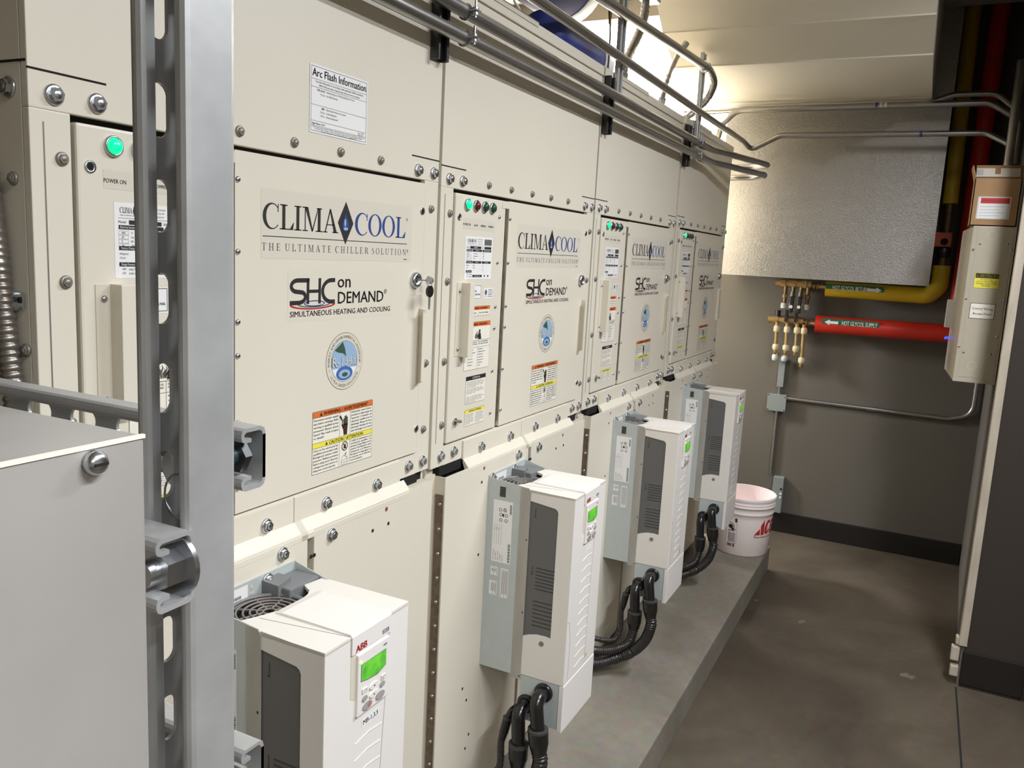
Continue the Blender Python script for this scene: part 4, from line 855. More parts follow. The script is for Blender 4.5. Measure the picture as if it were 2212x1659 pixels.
# ------------------------------------------------------------------ conduits, brackets and struts along the cabinet tops
def strut(name, label, group, p0, p1, openv, w=.0413, d=.0413, th=.0026, m=GALV, slots=False, lip=.0095, side_slots=None):
    """channel from p0 to p1; p = middle of the web's outer face; openv points from web to the open side"""
    p0 = Vector(p0); p1 = Vector(p1); ax = (p1 - p0).normalized(); o = Vector(openv); sd = ax.cross(o); L = (p1 - p0).length; h = w / 2
    t = thing(name, label, 'strut channel', p0, group)
    def W3(a, q, s): return p0 + sd * a + o * q + ax * s
    O = [(-h + .006, 0), (-h + .0018, .0012), (-h, .0045), (-h, d - .0035), (-h + .0012, d - .0010), (-h + .0038, d), (-h + lip - .0035, d), (-h + lip - .0010, d - .0010), (-h + lip, d - .0034), (-h + lip, d - .0088)]
    I = [(-h + .006, th), (-h + th + .0012, th + .0008), (-h + th, .0052), (-h + th, d - .0044), (-h + th + .0007, d - th - .0007), (-h + .0042, d - th), (-h + lip - .0044, d - th), (-h + lip - th - .0004, d - th - .0008), (-h + lip - th, d - .0044), (-h + lip - th, d - .0088)]
    n = len(O); b = MB()
    def plate(F3, hw, slots):
        # F3(a, q, s): a across, q through the thickness, s along
        if not slots: b.hexa([F3(a, q, s) for s in (0, L) for a, q in ((-hw, 0), (hw, 0), (hw, th), (-hw, th))], m); return
        pit, sl, sw = slots; k_ = int(L / pit); N = 24; off = (L - k_ * pit) / 2
        for s0, s1 in ((0, off), (L - off, L)): b.hexa([F3(a, q, s) for s in (s0, s1) for a, q in ((-hw, 0), (hw, 0), (hw, th), (-hw, th))], m)
        for k in range(k_):
            cz = off + (k + .5) * pit; inn = []; out = []
            for i in range(N):
                a = 2 * math.pi * (i + .5) / N; cx, cy = math.cos(a), math.sin(a)
                inn.append((sw / 2 * cx, sw / 2 * cy + (sl - sw) / 2 * (1 if cy > 0 else -1)))
                q = min(hw / abs(cx) if abs(cx) > 1e-6 else 9, pit / 2 / abs(cy) if abs(cy) > 1e-6 else 9); out.append((cx * q, cy * q))
            for cs in ((hw, pit / 2), (-hw, pit / 2), (-hw, -pit / 2), (hw, -pit / 2)):
                j = min(range(N), key=lambda i: (out[i][0] - cs[0]) ** 2 + (out[i][1] - cs[1]) ** 2); out[j] = cs
            V = [F3(x, q, cz + y) for q in (0, th) for ring in (inn, out) for x, y in ring]; F = []
            for i in range(N):
                j = (i + 1) % N; F += [(i, j, N + j, N + i), (2 * N + i, 3 * N + i, 3 * N + j, 2 * N + j), (i, 2 * N + i, 2 * N + j, j)]
            b.add(V, F, m)
    for sg in (1, -1):
        V = [W3(sg * a, q, s) for s in (0, L) for P in (O, I) for a, q in P]
        skip = 2 if (side_slots and sg == 1) else -1
        F1 = []; F2 = []
        for i in range(n - 1):
            if i == skip: continue
            F1 += [(i, i + 1, 2 * n + i + 1, 2 * n + i), (n + i + 1, n + i, 3 * n + i, 3 * n + i + 1)]; F2 += [(i, n + i, n + i + 1, i + 1), (2 * n + i, 2 * n + i + 1, 3 * n + i + 1, 3 * n + i)]
        F2.append((n - 1, 2 * n - 1, 4 * n - 1, 3 * n - 1))
        b.add(V, F1, m); b.add(V, F2, m)
        if skip == 2:
            mid = (.0045 + d - .0035) / 2; plate(lambda a, q, s: W3(sg * (-h + q), mid + a, s), (d - .008) / 2, side_slots)
    plate(lambda a, q, s: W3(a, q, s), h - .006, slots)
    b.build('channel', t)
    return t
BR = [(.728, 1.855, 2.012), (1.650, 1.853, 2.012), (2.522, 1.860, 2.012)]
for (x, za, zb), lb in zip(BR, ('first black bracket from the strut rack, holding the twin conduits', 'middle black bracket holding the twin conduits, below the galvanized upright', 'black bracket nearest the end of the cabinet row')):
    t = strut('strut_bracket', lb, 'black brackets behind the twin conduits', (x, -.0012, za), (x, -.0012, zb), (0, -1, 0), .0400, .0200, m=BLACKPT)
for x, za, zb, lb in ((1.712, 1.962, 2.36, 'tall galvanized upright strut against the bright window'), (2.640, 1.955, 2.300, 'galvanized upright strut at the end of the upper conduits')):
    strut('strut_upright', lb, 'galvanized uprights on the cabinet tops', (x, -.0052, za), (x, -.0052, zb), (0, -1, 0), .0400, .0160)
def conduit(label, P, r, rad, group=None, coup=(), cl=(), tags=(), name='steel_conduit', n=9, m=EMT):
    t = thing(name, label, 'conduit', P[0], group)
    b = MB(); path = bend_path(P, rad, n) if rad else [Vector(p) for p in P]; b.tube(path, r, m, 16); b.build('tube', t)
    for p, d in coup:
        p = Vector(p); d = Vector(d).normalized(); b = MB(); b.cyl(p - d * .022, p + d * .022, r * 1.22, m, 16); b.cyl(p - d * .026, p - d * .022, r * 1.12, m, 16); b.cyl(p + d * .022, p + d * .026, r * 1.12, m, 16); b.build('coupling', t)
    for p in cl:
        p = Vector(p); b = MB(); b.torus(p, r * 1.08, .0018, ZINC, 'x', 20, 6)
        b.box(p.x - .009, p.x + .009, p.y - r - .017, p.y - r + .001, p.z - .0012, p.z + .0012, ZINC); b.cyl((p.x, p.y - r - .009, p.z - .012), (p.x, p.y - r - .009, p.z + .022), .0028, ZINC, 8); b.cyl((p.x, p.y - r - .009, p.z - .0075), (p.x, p.y - r - .009, p.z - .002), .0065, ZINC, 6)
        b.cyl((p.x, p.y - r - .009, p.z + .002), (p.x, p.y - r - .009, p.z + .0065), .0065, ZINC, 6); b.build('clamp', t)
    for x, mm in tags:
        p = Vector(x); b = MB(); b.cyl(p, p + Vector((0, -.011, 0)), r * 1.03, mm, 16, cap=False); b.build('band_tag', t)
    return t
YC = -.0365
conduit('lower of the twin conduits along the cabinet fronts, looping back past the row end', [(-1.2, YC, 1.905), (2.60, YC, 1.907), (2.80, -.045, 1.907), (3.30, -.172, 1.907), (3.405, -.10, 1.907), (3.42, .25, 1.907)], .0135, [.06, .06, .055, .10], 'twin conduits on the black brackets', coup=[((2.66, YC, 1.907), (1, -.02, 0))], cl=[(.775, YC, 1.905), (2.56, YC, 1.907)])
conduit('upper of the twin conduits along the cabinet fronts, looping back past the row end', [(-1.2, YC, 1.954), (2.60, YC, 1.956), (2.80, -.045, 1.956), (3.33, -.175, 1.956), (3.42, -.10, 1.956), (3.44, .25, 1.956)], .0135, [.06, .06, .055, .10], 'twin conduits on the black brackets', coup=[((2.66, YC, 1.956), (1, -.02, 0))], cl=[(.775, YC, 1.954), (2.56, YC, 1.956)])
conduit('conduit above the twin pair that kinks to the right in front of the duct', [(.2, YC, 2.060), (3.40, YC, 2.072), (3.455, -.062, 2.040), (3.45, -.19, 2.105), (3.45, -1.04, 2.104), (3.43, -1.138, 2.05), (3.43, -1.140, 1.93)], .0128, [.05, .04, .08, .06, .05], tags=[((3.45, -.785, 2.1045), mat('purple tape', (96, 58, 140), .5))])
conduit('highest conduit on the cabinet tops, ending in a flexible elbow', [(.9, YC, 2.145), (1.7, YC, 2.188), (2.57, YC, 2.238)], .0150, .0)
conduit('front conduit crossing high in front of the foil duct', [(3.47, .115, 2.05), (3.45, .085, 2.16), (3.45, .02, 2.226), (3.45, -1.04, 2.228), (3.47, -1.155, 2.16), (3.475, -1.160, 1.98)], .0145, [.08, .09, .10, .05], 'conduits crossing the duct', tags=[((3.45, -.592, 2.228), mat('purple tape', (96, 58, 140), .5)), ((3.45, -.610, 2.228), WHT), ((3.45, -.628, 2.228), WHT)])
conduit('rear conduit crossing high in front of the foil duct, just above the front one', [(3.52, .30, 2.235), (3.52, -.78, 2.238), (3.50, -.90, 2.275), (3.50, -1.06, 2.275), (3.52, -1.155, 2.20), (3.52, -1.160, 2.0)], .0125, [.10, .10, .10, .05], 'conduits crossing the duct', coup=[((3.52, .155, 2.236), (0, 1, 0))])
conduit('vertical conduit dropping to the control box at the right', [(3.30, -1.125, 2.36), (3.20, -1.125, 1.62)], .017, 0)
def flexc(label, P, r, group, ends=True, m=EMT):
    t = thing('flexible_conduit', label, 'conduit', P[0], group); path = smooth_path(P, 22)
    b = MB(); b.tube(path, lambda i, L: r * (1.0 if (L / .0065) % 1 < .55 else .86), m, 12); b.build('spiral_tube', t)
    for e, q in ((0, 1), (-1, -2)):
        a = path[e]; d = (path[q] - a).normalized(); b = MB(); b.cyl(a - d * .006, a + d * .020, r * 1.28, ZINC, 16); b.cyl(a + d * .018, a + d * .028, r * 1.42, ZINC, 8, smooth=False); b.build('end_connector', t)
    return t
FG = 'flexible conduits on the cabinet tops'
flexc('bent flexible conduit hanging from the far end of the highest conduit', [(2.575, YC, 2.238), (2.68, YC, 2.236), (2.765, -.030, 2.205), (2.775, .005, 2.140), (2.70, .075, 2.052)], .0155, FG)
flexc('flexible conduit left of the bright window upright, running up to the ceiling', [(1.90, .05, 2.052), (1.96, .055, 2.13), (2.09, .06, 2.26), (2.15, .07, 2.36), (2.16, .08, 2.50)], .0155, FG)
flexc('slim flexible conduit between the two uprights, against the bright window', [(2.330, .045, 2.052), (2.345, .045, 2.09), (2.41, .05, 2.17), (2.50, .05, 2.26), (2.53, .03, 2.31)], .0100, FG)
t = thing('cable', 'thin dark cable dropping in front of the bright window', 'cable', (1.81, .06, 2.04)); MB().tube(smooth_path([(1.81, .06, 2.04), (1.812, .06, 2.14), (1.80, .06, 2.25), (1.79, .06, 2.42)], 8), .003, INKG, 8).build('cord', t); MB().lathe([(.003, 2.20), (.010, 2.26), (.011, 2.32), (.006, 2.40)], (1.80, .06, 0), BRASSD, 'z', 12).build('pull_handle', t)
# galvanized conduit body over the cabinets
t = thing('conduit_elbow_body', 'cast conduit fitting with clamps above the cabinets by the bright window', 'conduit fitting', (2.10, .05, 2.36))
MB().box(2.05, 2.20, .03, .09, 2.36, 2.42, ZINC, .012).build('fitting_body', t)
for x in (2.03, 2.20): MB().cyl((x, .065, 2.40), (x, .065, 2.46), .018, ZINC, 12).build('fitting_screw', t)
t = thing('white_cord', 'thin white braided cord hanging on the cabinet tops beside the blue pipe', 'cord', (1.175, .05, 2.045)); MB().tube(smooth_path([(1.176, .05, 2.05), (1.172, .05, 2.072), (1.142, .05, 2.085), (1.10, .06, 2.14), (1.08, .08, 2.3)], 12), lambda i, L: .0035 * (1 if i % 2 else .75), WHT, 8).build('braided_cord', t); MB().lathe([(.0001, 2.041), (.006, 2.043), (.007, 2.049), (.003, 2.056)], (1.177, .05, 0), WHT, 'z', 12).build('knot', t)
# blue equipment on the cabinet tops
t = thing('blue_pipe', 'lower dark blue pipe end with a white ring lying on the cabinet tops', 'pipe', (1.65, .17, 2.038))
b = MB(); b.lathe([(.0001, -.30), (.035, -.292), (.060, -.268), (.073, -.235), (.076, -.20), (.076, .075)], (1.80, .17, 2.116), BLUEP, 'x', 32); b.build('pipe_body', t)
b = MB()
for k in (0, .022): b.lathe([(.076, .075 + k), (.079, .075 + k), (.079, .087 + k), (.074, .087 + k)], (1.80, .17, 2.116), WHT, 'x', 32)
b.lathe([(.072, .085), (.070, .17), (.0001, .17)], (1.80, .17, 2.116), mat('pale blue plastic', (196, 202, 226), .4), 'x', 32); b.build('white_ring', t)
t = thing('blue_pipe', 'upper larger blue jacketed pipe with a white sleeve above the cabinet tops', 'pipe', (1.5, .27, 2.25))
b = MB(); b.lathe([(.0001, -1.0), (.125, -1.0), (.125, .0)], (1.90, .27, 2.372), BLUEP2, 'x', 32); b.build('pipe_jacket', t)
b = MB(); b.lathe([(.127, -.02), (.128, .045), (.0001, .045)], (1.90, .27, 2.372), PAPER, 'x', 32); b.build('white_sleeve', t)
for k in (1.0, 1.7): MB().cyl((k, .27, 2.49), (k, .27, 3.0), .005, ZINC, 8).build('hanger_rod', t)

# ------------------------------------------------------------------ duct and foil board at the far end
t = thing('insulated_duct', 'large insulated duct with a crinkled foil board at the far end of the aisle', 'duct', (3.6, -.35, 1.44))
prof = [(3.598, 2.262), (2.74, 2.276), (2.55, 2.362), (2.41, 2.48), (2.34, 2.66), (2.32, 2.995), (3.598, 2.995)]
ty = [.13, -.815]
b = MB(); n = len(prof); V = [(x, ty[0], z) for x, z in prof] + [(x, ty[1], z) for x, z in prof]
b.add(V, [list(range(n)), list(range(n, 2 * n))[::-1]] + [(i, n + i, n + (i + 1) % n, (i + 1) % n) for i in range(n)], DUCTM); b.build('duct_jacket', t)
b = MB()
for k in range(1, 4):
    x, z = prof[k]; b.tube([(x, ty[0] + .001, z), (x, ty[1] - .001, z)], .004, DUCTM, 8)
b.build('duct_seam', t)
b = MB(); b.box(3.60, 3.625, -.898, .095, 1.445, 2.995, FOIL).box(3.625, 4.085, -.885, .085, 1.450, 2.995, FOIL); b.build('foil_board_and_blocker', t, 'crinkled silver foil board with an added light-blocking body behind it')  # rear box: unseen body added to stop window light reaching the risers

# ------------------------------------------------------------------ back wall: glycol pipes, manifolds, boxes
PX = 3.98
def marker(p, name, x, y0, y1, z0, z1, r, slope, t_, arrow):
    """printed band wrapped on the pipe; reads along -y"""
    w = y0 - y1; s = Sheet().rect(0, -.5 * (z1 - z0), w, .5 * (z1 - z0), GRNLAB, 1); h = (z1 - z0)
    s.text(t_, (.035 if arrow == 'r' else .098), -h * .25, h * .52, WHT, 2, w=w * .62, bold=.02)
    ax = w - .078 if arrow == 'r' else .012
    P = [(0, .17), (.042, .17), (.042, .36), (.068, 0), (.042, -.36), (.042, -.17), (0, -.17)]
    P = [(a if arrow == 'r' else .068 - a, q * h) for a, q in P]; s.poly([(ax + a, q) for a, q in P], WHT, 2)
    zc = .5 * (z0 + z1)
    def warp(u, v, off):
        a = v / r; y = y0 - u; return (x - (r + off * 3 + .0006) * math.cos(a + .0), y, zc + (r + off * 3) * math.sin(a) + slope * u)
    # fine strips so the band follows the round pipe
    B = MB()
    for V, Fc, m, L in s.P:
        if m is GRNLAB:
            N = 8
            for k in range(N):
                va, vb = -h / 2 + h * k / N, -h / 2 + h * (k + 1) / N
                B.add([warp(0, va, 0), warp(w, va, 0), warp(w, vb, 0), warp(0, vb, 0)], [(0, 1, 2, 3)], m)
        else: B.add([warp(q[0], q[1], L * .0003) for q in V], Fc, m)
    return B.build(name, p)
yp = thing('yellow_pipe', 'yellow jacketed hot glycol return pipe turning upward at the back wall', 'pipe', (PX, -.41, 1.385))
b = MB(); b.tube(bend_path([(PX, -.4145, 1.396), (PX, -.90, 1.392), (PX, -.945, 1.44), (PX, -.945, 1.545)], [.055, .05], 8), .0405, YELP, 24); b.build('pipe_jacket', yp)
marker(yp, 'return_marker', PX, -.4165, -.697, 1.385, 1.425, .0405, -.004, 'HOT GLYCOL RETURN', 'r')
vp_ = thing('yellow_riser', 'yellow jacketed vertical pipe beside the foil board, above the orange valve', 'pipe', (3.95, -.935, 1.86))
MB().cyl((3.95, -.944, 1.845), (3.95, -.930, 2.98), .0345, YELP, 24).build('pipe_jacket', vp_); b = MB(); b.cyl((3.95, -.944, 1.80), (3.95, -.944, 1.845), .018, BRASSD, 14); b.build('pipe_stub', vp_)
va = thing('valve', 'dark pipe valve with an orange handle between the yellow pipes', 'valve', (3.97, -.945, 1.55))
MB().cyl((3.965, -.945, 1.546), (3.955, -.945, 1.80), .017, BRASSD, 14).build('valve_body', va); MB().lathe([(.026, 1.585), (.03, 1.60), (.03, 1.63), (.022, 1.645)], (3.963, -.945, 0), BLACKPT, 'z', 16).build('union_nut', va)
b = MB(); b.box(3.915, 3.93, -.972, -.895, 1.635, 1.705, ORGP, .006); b.build('orange_handle', va, 'orange valve handle'); MB().cyl((3.93, -.945, 1.665), (3.965, -.945, 1.665), .012, DARK, 12).build('stem', va); MB().cyl((3.912, -.940, 1.660), (3.9155, -.940, 1.660), .017, DARK, 16).build('handle_knob', va)
rp = thing('red_pipe', 'red jacketed hot glycol supply pipe along the back wall', 'pipe', (PX, -.385, 1.205))
MB().cyl((PX, -.383, 1.207), (PX, -1.17, 1.213), .0455, REDP, 26).build('pipe_jacket', rp)
marker(rp, 'supply_marker', PX, -.4185, -.693, 1.204, 1.2435, .0455, .004, 'HOT GLYCOL SUPPLY', 'l')
rv = thing('red_riser', 'red jacketed vertical pipe behind the control box at the right', 'pipe', (3.96, -1.06, 1.24))
MB().cyl((3.96, -1.040, 1.262), (3.96, -1.050, 2.98), .0415, REDP, 24).build('pipe_jacket', rv)
def manifold(z, y0, y1, label, nip):
    t = thing('manifold', label, 'manifold', (4.03, y0, z)); b = MB(); b.cyl((4.03, y0, z), (4.03, y1, z + .002), .020, BRASS, 18); b.lathe([(.024, 0), (.024, .018), (.014, .022), (.014, .034)], (4.03, y0 + .012, z), BRASS, 'z', 6) if False else None
    for k in range(3): b.cyl((4.03, y0 - .028 - k * .055, z), (4.03, y0 - .052 - k * .055, z), .0245, BRASS, 8, smooth=False)
    b.build('header', t)
    b = MB(); b.cyl((4.03, y1, z), (4.005, nip, z - .006), .013, BRASSD, 14)
    for k in range(3): b.cyl((4.02, y1 - .012 - k * .018, z - .002), (4.02, y1 - .022 - k * .018, z - .003), .019, BRASSD, 6, smooth=False)
    b.build('nipple', t); return t
mr = manifold(1.409, -.150, -.335, 'brass return manifold half hidden under the foil board', -.4130)
for y in (-.206, -.246, -.286, -.322):
    b = MB(); b.cyl((4.02, y, 1.395), (4.02, y, 1.300), .010, BRASSD, 12); b.cyl((4.02, y, 1.335), (4.02, y, 1.350), .014, BRASS, 6, smooth=False); b.build('branch', mr)
for y in (-.205, -.247, -.289, -.325):
    b = MB(); b.cyl((4.015, y, 1.276), (4.015, y, 1.304), .0165, mat('white collar plastic', (196, 196, 190), .5), 14); b.build('collar', mr)
for y in (-.247, -.287): b = MB(); b.box(3.985, 4.008, y - .010, y + .010, 1.255, 1.345, BLACKPT, .004); b.cyl((3.985, y, 1.345), (3.985, y, 1.368), .008, JUNC, 10); b.cyl((3.982, y, 1.288), (3.986, y, 1.288), .009, WHT, 12); b.build('actuator', mr)
ms = manifold(1.211, -.130, -.315, 'brass supply manifold level with the red pipe', -.3840)
MB().cyl((4.02, -.178, 1.232), (4.02, -.178, 1.262), .015, BLACKPT, 14).build('air_vent', ms)
for y in (-.225, -.275): b = MB(); b.box(3.992, 4.022, y - .008, y + .008, 1.205, 1.268, BLACKPT, .003); b.build('bracket_clip', ms)
CLR = mat('pale fitting', (206, 190, 150), .5)
for y, zb, lab in ((-.186, 1.045, 0), (-.240, 1.045, 0), (-.292, 1.045, 0), (-.328, .985, 0)):
    b = MB(); b.cyl((4.01, y + .006, 1.195), (4.01, y, zb), .0095, BRASS, 12); b.lathe([(.014, 1.145), (.017, 1.150), (.017, 1.172), (.012, 1.18)], (4.01, y + .004, 0), CLR, 'z', 14); b.lathe([(.012, zb), (.018, zb + .008), (.018, zb + .026), (.013, zb + .034)], (4.01, y, 0), CLR, 'z', 14); b.lathe([(.0001, zb - .022), (.011, zb - .02), (.011, zb)], (4.01, y, 0), BRASS, 'z', 12); b.build('branch', ms)
for y in (-.185, -.235): b = MB(); b.cyl((4.035, y - .015, 1.03), (4.035, y, .985), .010, BRASS, 10); b.lathe([(.012, .985), (.017, .99), (.017, 1.012), (.012, 1.02)], (4.03, y, 0), mat('white collar plastic', (196, 196, 190), .5), 'z', 14); b.build('lower_elbow', ms)
jb = thing('junction_box', 'square grey junction box on the back wall under the manifolds', 'junction box', (4.08, -.2135, .70))
MB().box(4.055, 4.10, -.262, -.165, .702, .792, JUNC, .004).build('box_body', jb); MB().box(4.052, 4.056, -.265, -.163, .700, .794, JUNC, .0015).build('cover_plate', jb)
for y, z in ((-.258, .708), (-.169, .787), (-.258, .783), (-.170, .706)): MB().cyl((4.052, y, z), (4.0505, y, z), .0035, DARK, 8).build('cover_screw', jb)
rw = thing('cable_raceway', 'grey flat raceway rising from the junction box to the manifolds', 'raceway', (4.08, -.219, .84)); MB().box(4.066, 4.10, -.2385, -.2045, .835, .995, JUNC, .003).build('raceway_cover', rw); MB().cyl((4.085, -.219, .79), (4.085, -.219, .836), .009, EMT, 12).build('connector', rw)
conduit('thin conduit running down the wall from the junction box behind the bucket', [(4.086, -.2165, .702), (4.086, -.2165, .33)], .0095, 0)
conduit('conduit running right along the back wall from the junction box, curving up in the corner', [(4.086, -.265, .7745), (4.086, -1.065, .768), (4.082, -1.172, .80), (4.082, -1.176, 1.15)], .0105, [.06, .10], coup=[((4.086, -.275, .7744), (0, 1, 0)), ((4.086, -.70, .771), (0, 1, 0))])
wb_ = thing('wall_outlet', 'grey outlet box on the back wall just right of the bucket', 'outlet', (4.08, -.27, .12)); MB().box(4.055, 4.10, -.298, -.240, .118, .325, JUNC, .004).build('box_body', wb_)
for z, m in ((.26, DARK), (.233, WHT), (.212, WHT)): MB().cyl((4.055, -.287, z), (4.050, -.287, z), .006, m, 10).build('outlet_port', wb_)

# ------------------------------------------------------------------ control box and carton on the right wall
cb = thing('control_box', 'tall cream control box with a yellow caution sticker on the right wall', 'control box', (2.9, -1.09, 1.10))
b = MB(); b.hexa([(2.905, -1.1640, 1.100), (3.34, -1.172, 1.100), (3.34, -1.000, 1.100), (2.905, -1.0235, 1.100), (2.905, -1.1660, 1.6865), (3.34, -1.172, 1.6865), (3.34, -1.000, 1.6865), (2.905, -1.0240, 1.6865)], STEELP); b.build('box_body', cb)
b = MB(); b.box(2.900, 2.9055, -1.1655, -1.0225, 1.0985, 1.6875, STEELP, .0015); b.box(2.8992, 2.901, -1.158, -1.0385, 1.118, 1.685, STEELP, .0012); b.build('cover_plate', cb)
def cby(s, name, y, z, par=cb, x=2.8990): return s.build(name, par, (x, y, z), (0, -1, 0), (0, 0, 1))
for y, z in ((-1.0515, 1.6218), (-1.1400, 1.6238), (-1.0312, 1.6000), (-1.1568, 1.6030), (-1.0302, 1.4163), (-1.1555, 1.4180), (-1.0285, 1.2340), (-1.0467, 1.2132), (-1.1358, 1.2135), (-1.149, 1.280)):
    b = MB(); b.lathe([(.0042, 0), (.004, .0015), (.0001, .0025)], (0, 0, 0), ZINC, 'y', 10); o = bpy.data.objects.new('cover_screw', b.mesh('cover_screw', mw=Matrix.Translation((2.899, y, z)) @ Matrix.Rotation(math.radians(-90), 4, 'Z'))); o.data.transform(Matrix.Translation(-ORG[cb])); COL.objects.link(o); o.parent = cb
for y, z in ((-1.087, 1.655), (-1.0805, 1.164)):
    b = MB(); b.torus((2.8995, y, z), .0155, .0009, CREAM2, 'x', 26, 6); b.build('knockout', cb)
s = Sheet().rrect(0, 0, .083, .058, .0015, INK, 1).rrect(.0008, .0008, .0822, .0572, .001, YEL, 1.6); s.rrect(.003, .0375, .080, .0555, .002, INK, 2.2); s.text('CAUTION', .0415, .0405, .0115, YEL, 3, anchor='c', w=.068, bold=.04)
for i, t_ in enumerate(('DO NOT DRILL', 'OR CUT CONDUIT HOLES IN', 'THIS PANEL. USE KNOCKOUTS', 'PROVIDED.')): s.text(t_, .0415, .0300 - i * .0075, .0042, INK, 3, anchor='c', w=(.040, .066, .070, .030)[i], bold=.015)
cby(s, 'caution_sticker', -1.0485, 1.4580)
s = Sheet().rect(0, 0, .084, .0585, INK, 1).rect(.0018, .0018, .0822, .0567, LBLY, 1.6); s.text('Control Wiring', .042, .0345, .0080, INK, 3, anchor='c', w=.068, bold=.025); s.text('Access Panel', .042, .0155, .0080, INK, 3, anchor='c', w=.062, bold=.025)
cby(s, 'access_panel_sticker', -1.0470, 1.3430)
b = MB(); b.box(3.20, 3.24, -1.010, -.975, 1.285, 1.400, WHT, .003); b.build('side_enclosure', cb); MB().lathe([(.0085, 0), (.008, .006), (.004, .010), (.0001, .011)], (3.22, -.990, 1.236), BLUEL, 'z', 14).build('indicator_lamp', cb, 'glowing blue indicator lamp')
ct = thing('cardboard_box', 'open cardboard carton with a red and white packing slip on the control box', 'carton', (2.95, -1.09, 1.6885))
y0, y1, z0, z1 = -1.1585, -1.0070, 1.6885, 1.8600
b = MB(); b.box(2.90, 3.06, y0, y1, z0, z0 + .003, CARD); b.box(2.90, 2.903, y0, y1, z0, z1, CARD); b.box(3.057, 3.06, y0, y1, z0, z1, CARD); b.box(2.90, 3.06, y1 - .003, y1, z0, z1, CARD); b.box(2.90, 3.06, y0, y0 + .003, z0, z1, CARD); b.build('carton_body', ct)
b = MB(); b.hexa([(2.900, y0, z1), (2.903, y0, z1), (2.903, y1, z1), (2.900, y1, z1), (2.935, y0 - .002, z1 + .052), (2.938, y0 - .002, z1 + .052), (2.938, y1, z1 + .052), (2.935, y1, z1 + .052)], CARDE); b.build('flap', ct)
b = MB(); b.hexa([(2.905, y1 - .003, z1), (3.055, y1 - .003, z1), (3.055, y1, z1), (2.905, y1, z1), (2.905, y1 + .010, z1 + .048), (3.055, y1 + .010, z1 + .048), (3.055, y1 + .013, z1 + .048), (2.905, y1 + .013, z1 + .048)], CARD); b.build('flap', ct)
b = MB(); b.hexa([(2.905, y0, z1), (3.055, y0, z1), (3.055, y0 + .003, z1), (2.905, y0 + .003, z1), (2.905, y0 - .005, z1 + .045), (3.055, y0 - .005, z1 + .045), (3.055, y0 - .002, z1 + .045), (2.905, y0 - .002, z1 + .045)], CARD); b.build('flap', ct)
s = Sheet().rect(0, .0, .108, .082, FOILW, 1).rect(.004, .003, .099, .076, PAPER, 2).rect(.010, .057, .104, .077, REDI, 2.6); s.text('PACKING LIST ENCLOSED', .016, .064, .006, WARMD, 3, w=.082)
for i in range(4): s.rect(.010, .045 - i * .011, .088 - (i % 2) * .014, .0458 - i * .011, INKG, 3)
s.build('packing_slip', ct, (2.8995, -1.0245, 1.7130), (0, -1, 0), (0, 0, 1))
s = Sheet().rect(0, 0, .142, .040, TAPE, 1).rect(.060, .012, .078, .040, CARDE, 1.6).rect(.0, .006, .022, .034, KEYG, 2); s.text('OPEN', .070, .003, .006, INKG, 2, anchor='c') if False else None
s.build('tape', ct, (2.9005, -1.0085, 1.8665), (0, -1, 0), (.56, 0, .83))

# ------------------------------------------------------------------ white bucket
BX, BY, BZ = 3.318, -.222, .123
bk = thing('bucket', 'white plastic pail with a red triangular logo standing at the end of the pad', 'bucket', (BX, BY, BZ))
RB, RT, HB = .1265, .1405, .288
def brad(z): return RB + (RT - RB) * z / HB
b = MB(); b.lathe([(.0001, 0), (RB - .006, 0), (RB, .006), (brad(.18), .18), (brad(.205), .205), (brad(.21) + .0035, .2075), (brad(.21) + .0035, .2105), (brad(.232), .214), (brad(.234), .238), (brad(.24) + .005, .240), (brad(.24) + .005, .2435), (brad(.25), .246), (brad(.255) + .005, .2555), (brad(.255) + .005, .259), (brad(.262), .2615), (brad(.27) + .003, .268), (brad(.28) + .005, .276), (brad(HB) + .005, HB - .002), (brad(HB) + .002, HB), (RT - .003, HB)], (BX, BY, BZ), BUCK, 'z', 64); b.build('pail_body', bk)
b = MB(); b.lathe([(RT - .003, HB - .0005), (brad(.2) - .003, .2), (RB - .003, .004), (.0001, .004)], (BX, BY, BZ), BUCKI, 'z', 64); b.build('pail_inside', bk)
def bwarp(a0):
    def w(u, v, off):
        r = brad(v) + .0006 + off; a = math.radians(a0) - u / brad(v) * -1; return (BX + r * math.cos(a), BY + r * math.sin(a), BZ + v)
    return w
def bsheet(s, name, a0):
    B = MB(); w = bwarp(a0)
    for V, Fc, m, L in s.P: B.add([w(q[0], q[1], L * .0003) for q in V], Fc, m)
    return B.build(name, bk)
s = Sheet()
def fill(poly_fn, m, n=14, L=2):
    for k in range(n):
        a, b_ = k / n, (k + 1) / n; (xa0, xa1, ya), (xb0, xb1, yb) = poly_fn(a), poly_fn(b_); s.poly([(xa0, ya), (xa1, ya), (xb1, yb), (xb0, yb)], m, L)
Zb = .108
fill(lambda t: (.045 * t, .045 - .004 * t, Zb + .052 * t), REDI); fill(lambda t: (.052 - .004 * t + .0, .079 - .001 * t, Zb + .0 + .07 * t), REDI)
s.poly([(.048, Zb + .07), (.078, Zb + .07), (.0755, Zb + .115)], REDI, 2)
s.stroke([(.131, Zb + .082), (.127, Zb + .098), (.117, Zb + .103), (.104, Zb + .088), (.096, Zb + .060), (.093, Zb + .030), (.098, Zb + .012), (.110, Zb + .010), (.121, Zb + .022), (.126, Zb + .040)], [.014, .016, .017, .020, .022, .022, .021, .018, .016, .012], REDI, 2)
s.poly([(.142, Zb), (.180, Zb), (.182, Zb + .022), (.165, Zb + .022), (.165, Zb + .040), (.180, Zb + .040), (.182, Zb + .060), (.166, Zb + .060), (.167, Zb + .082), (.186, Zb + .082), (.188, Zb + .105), (.150, Zb + .105)], REDI, 2)
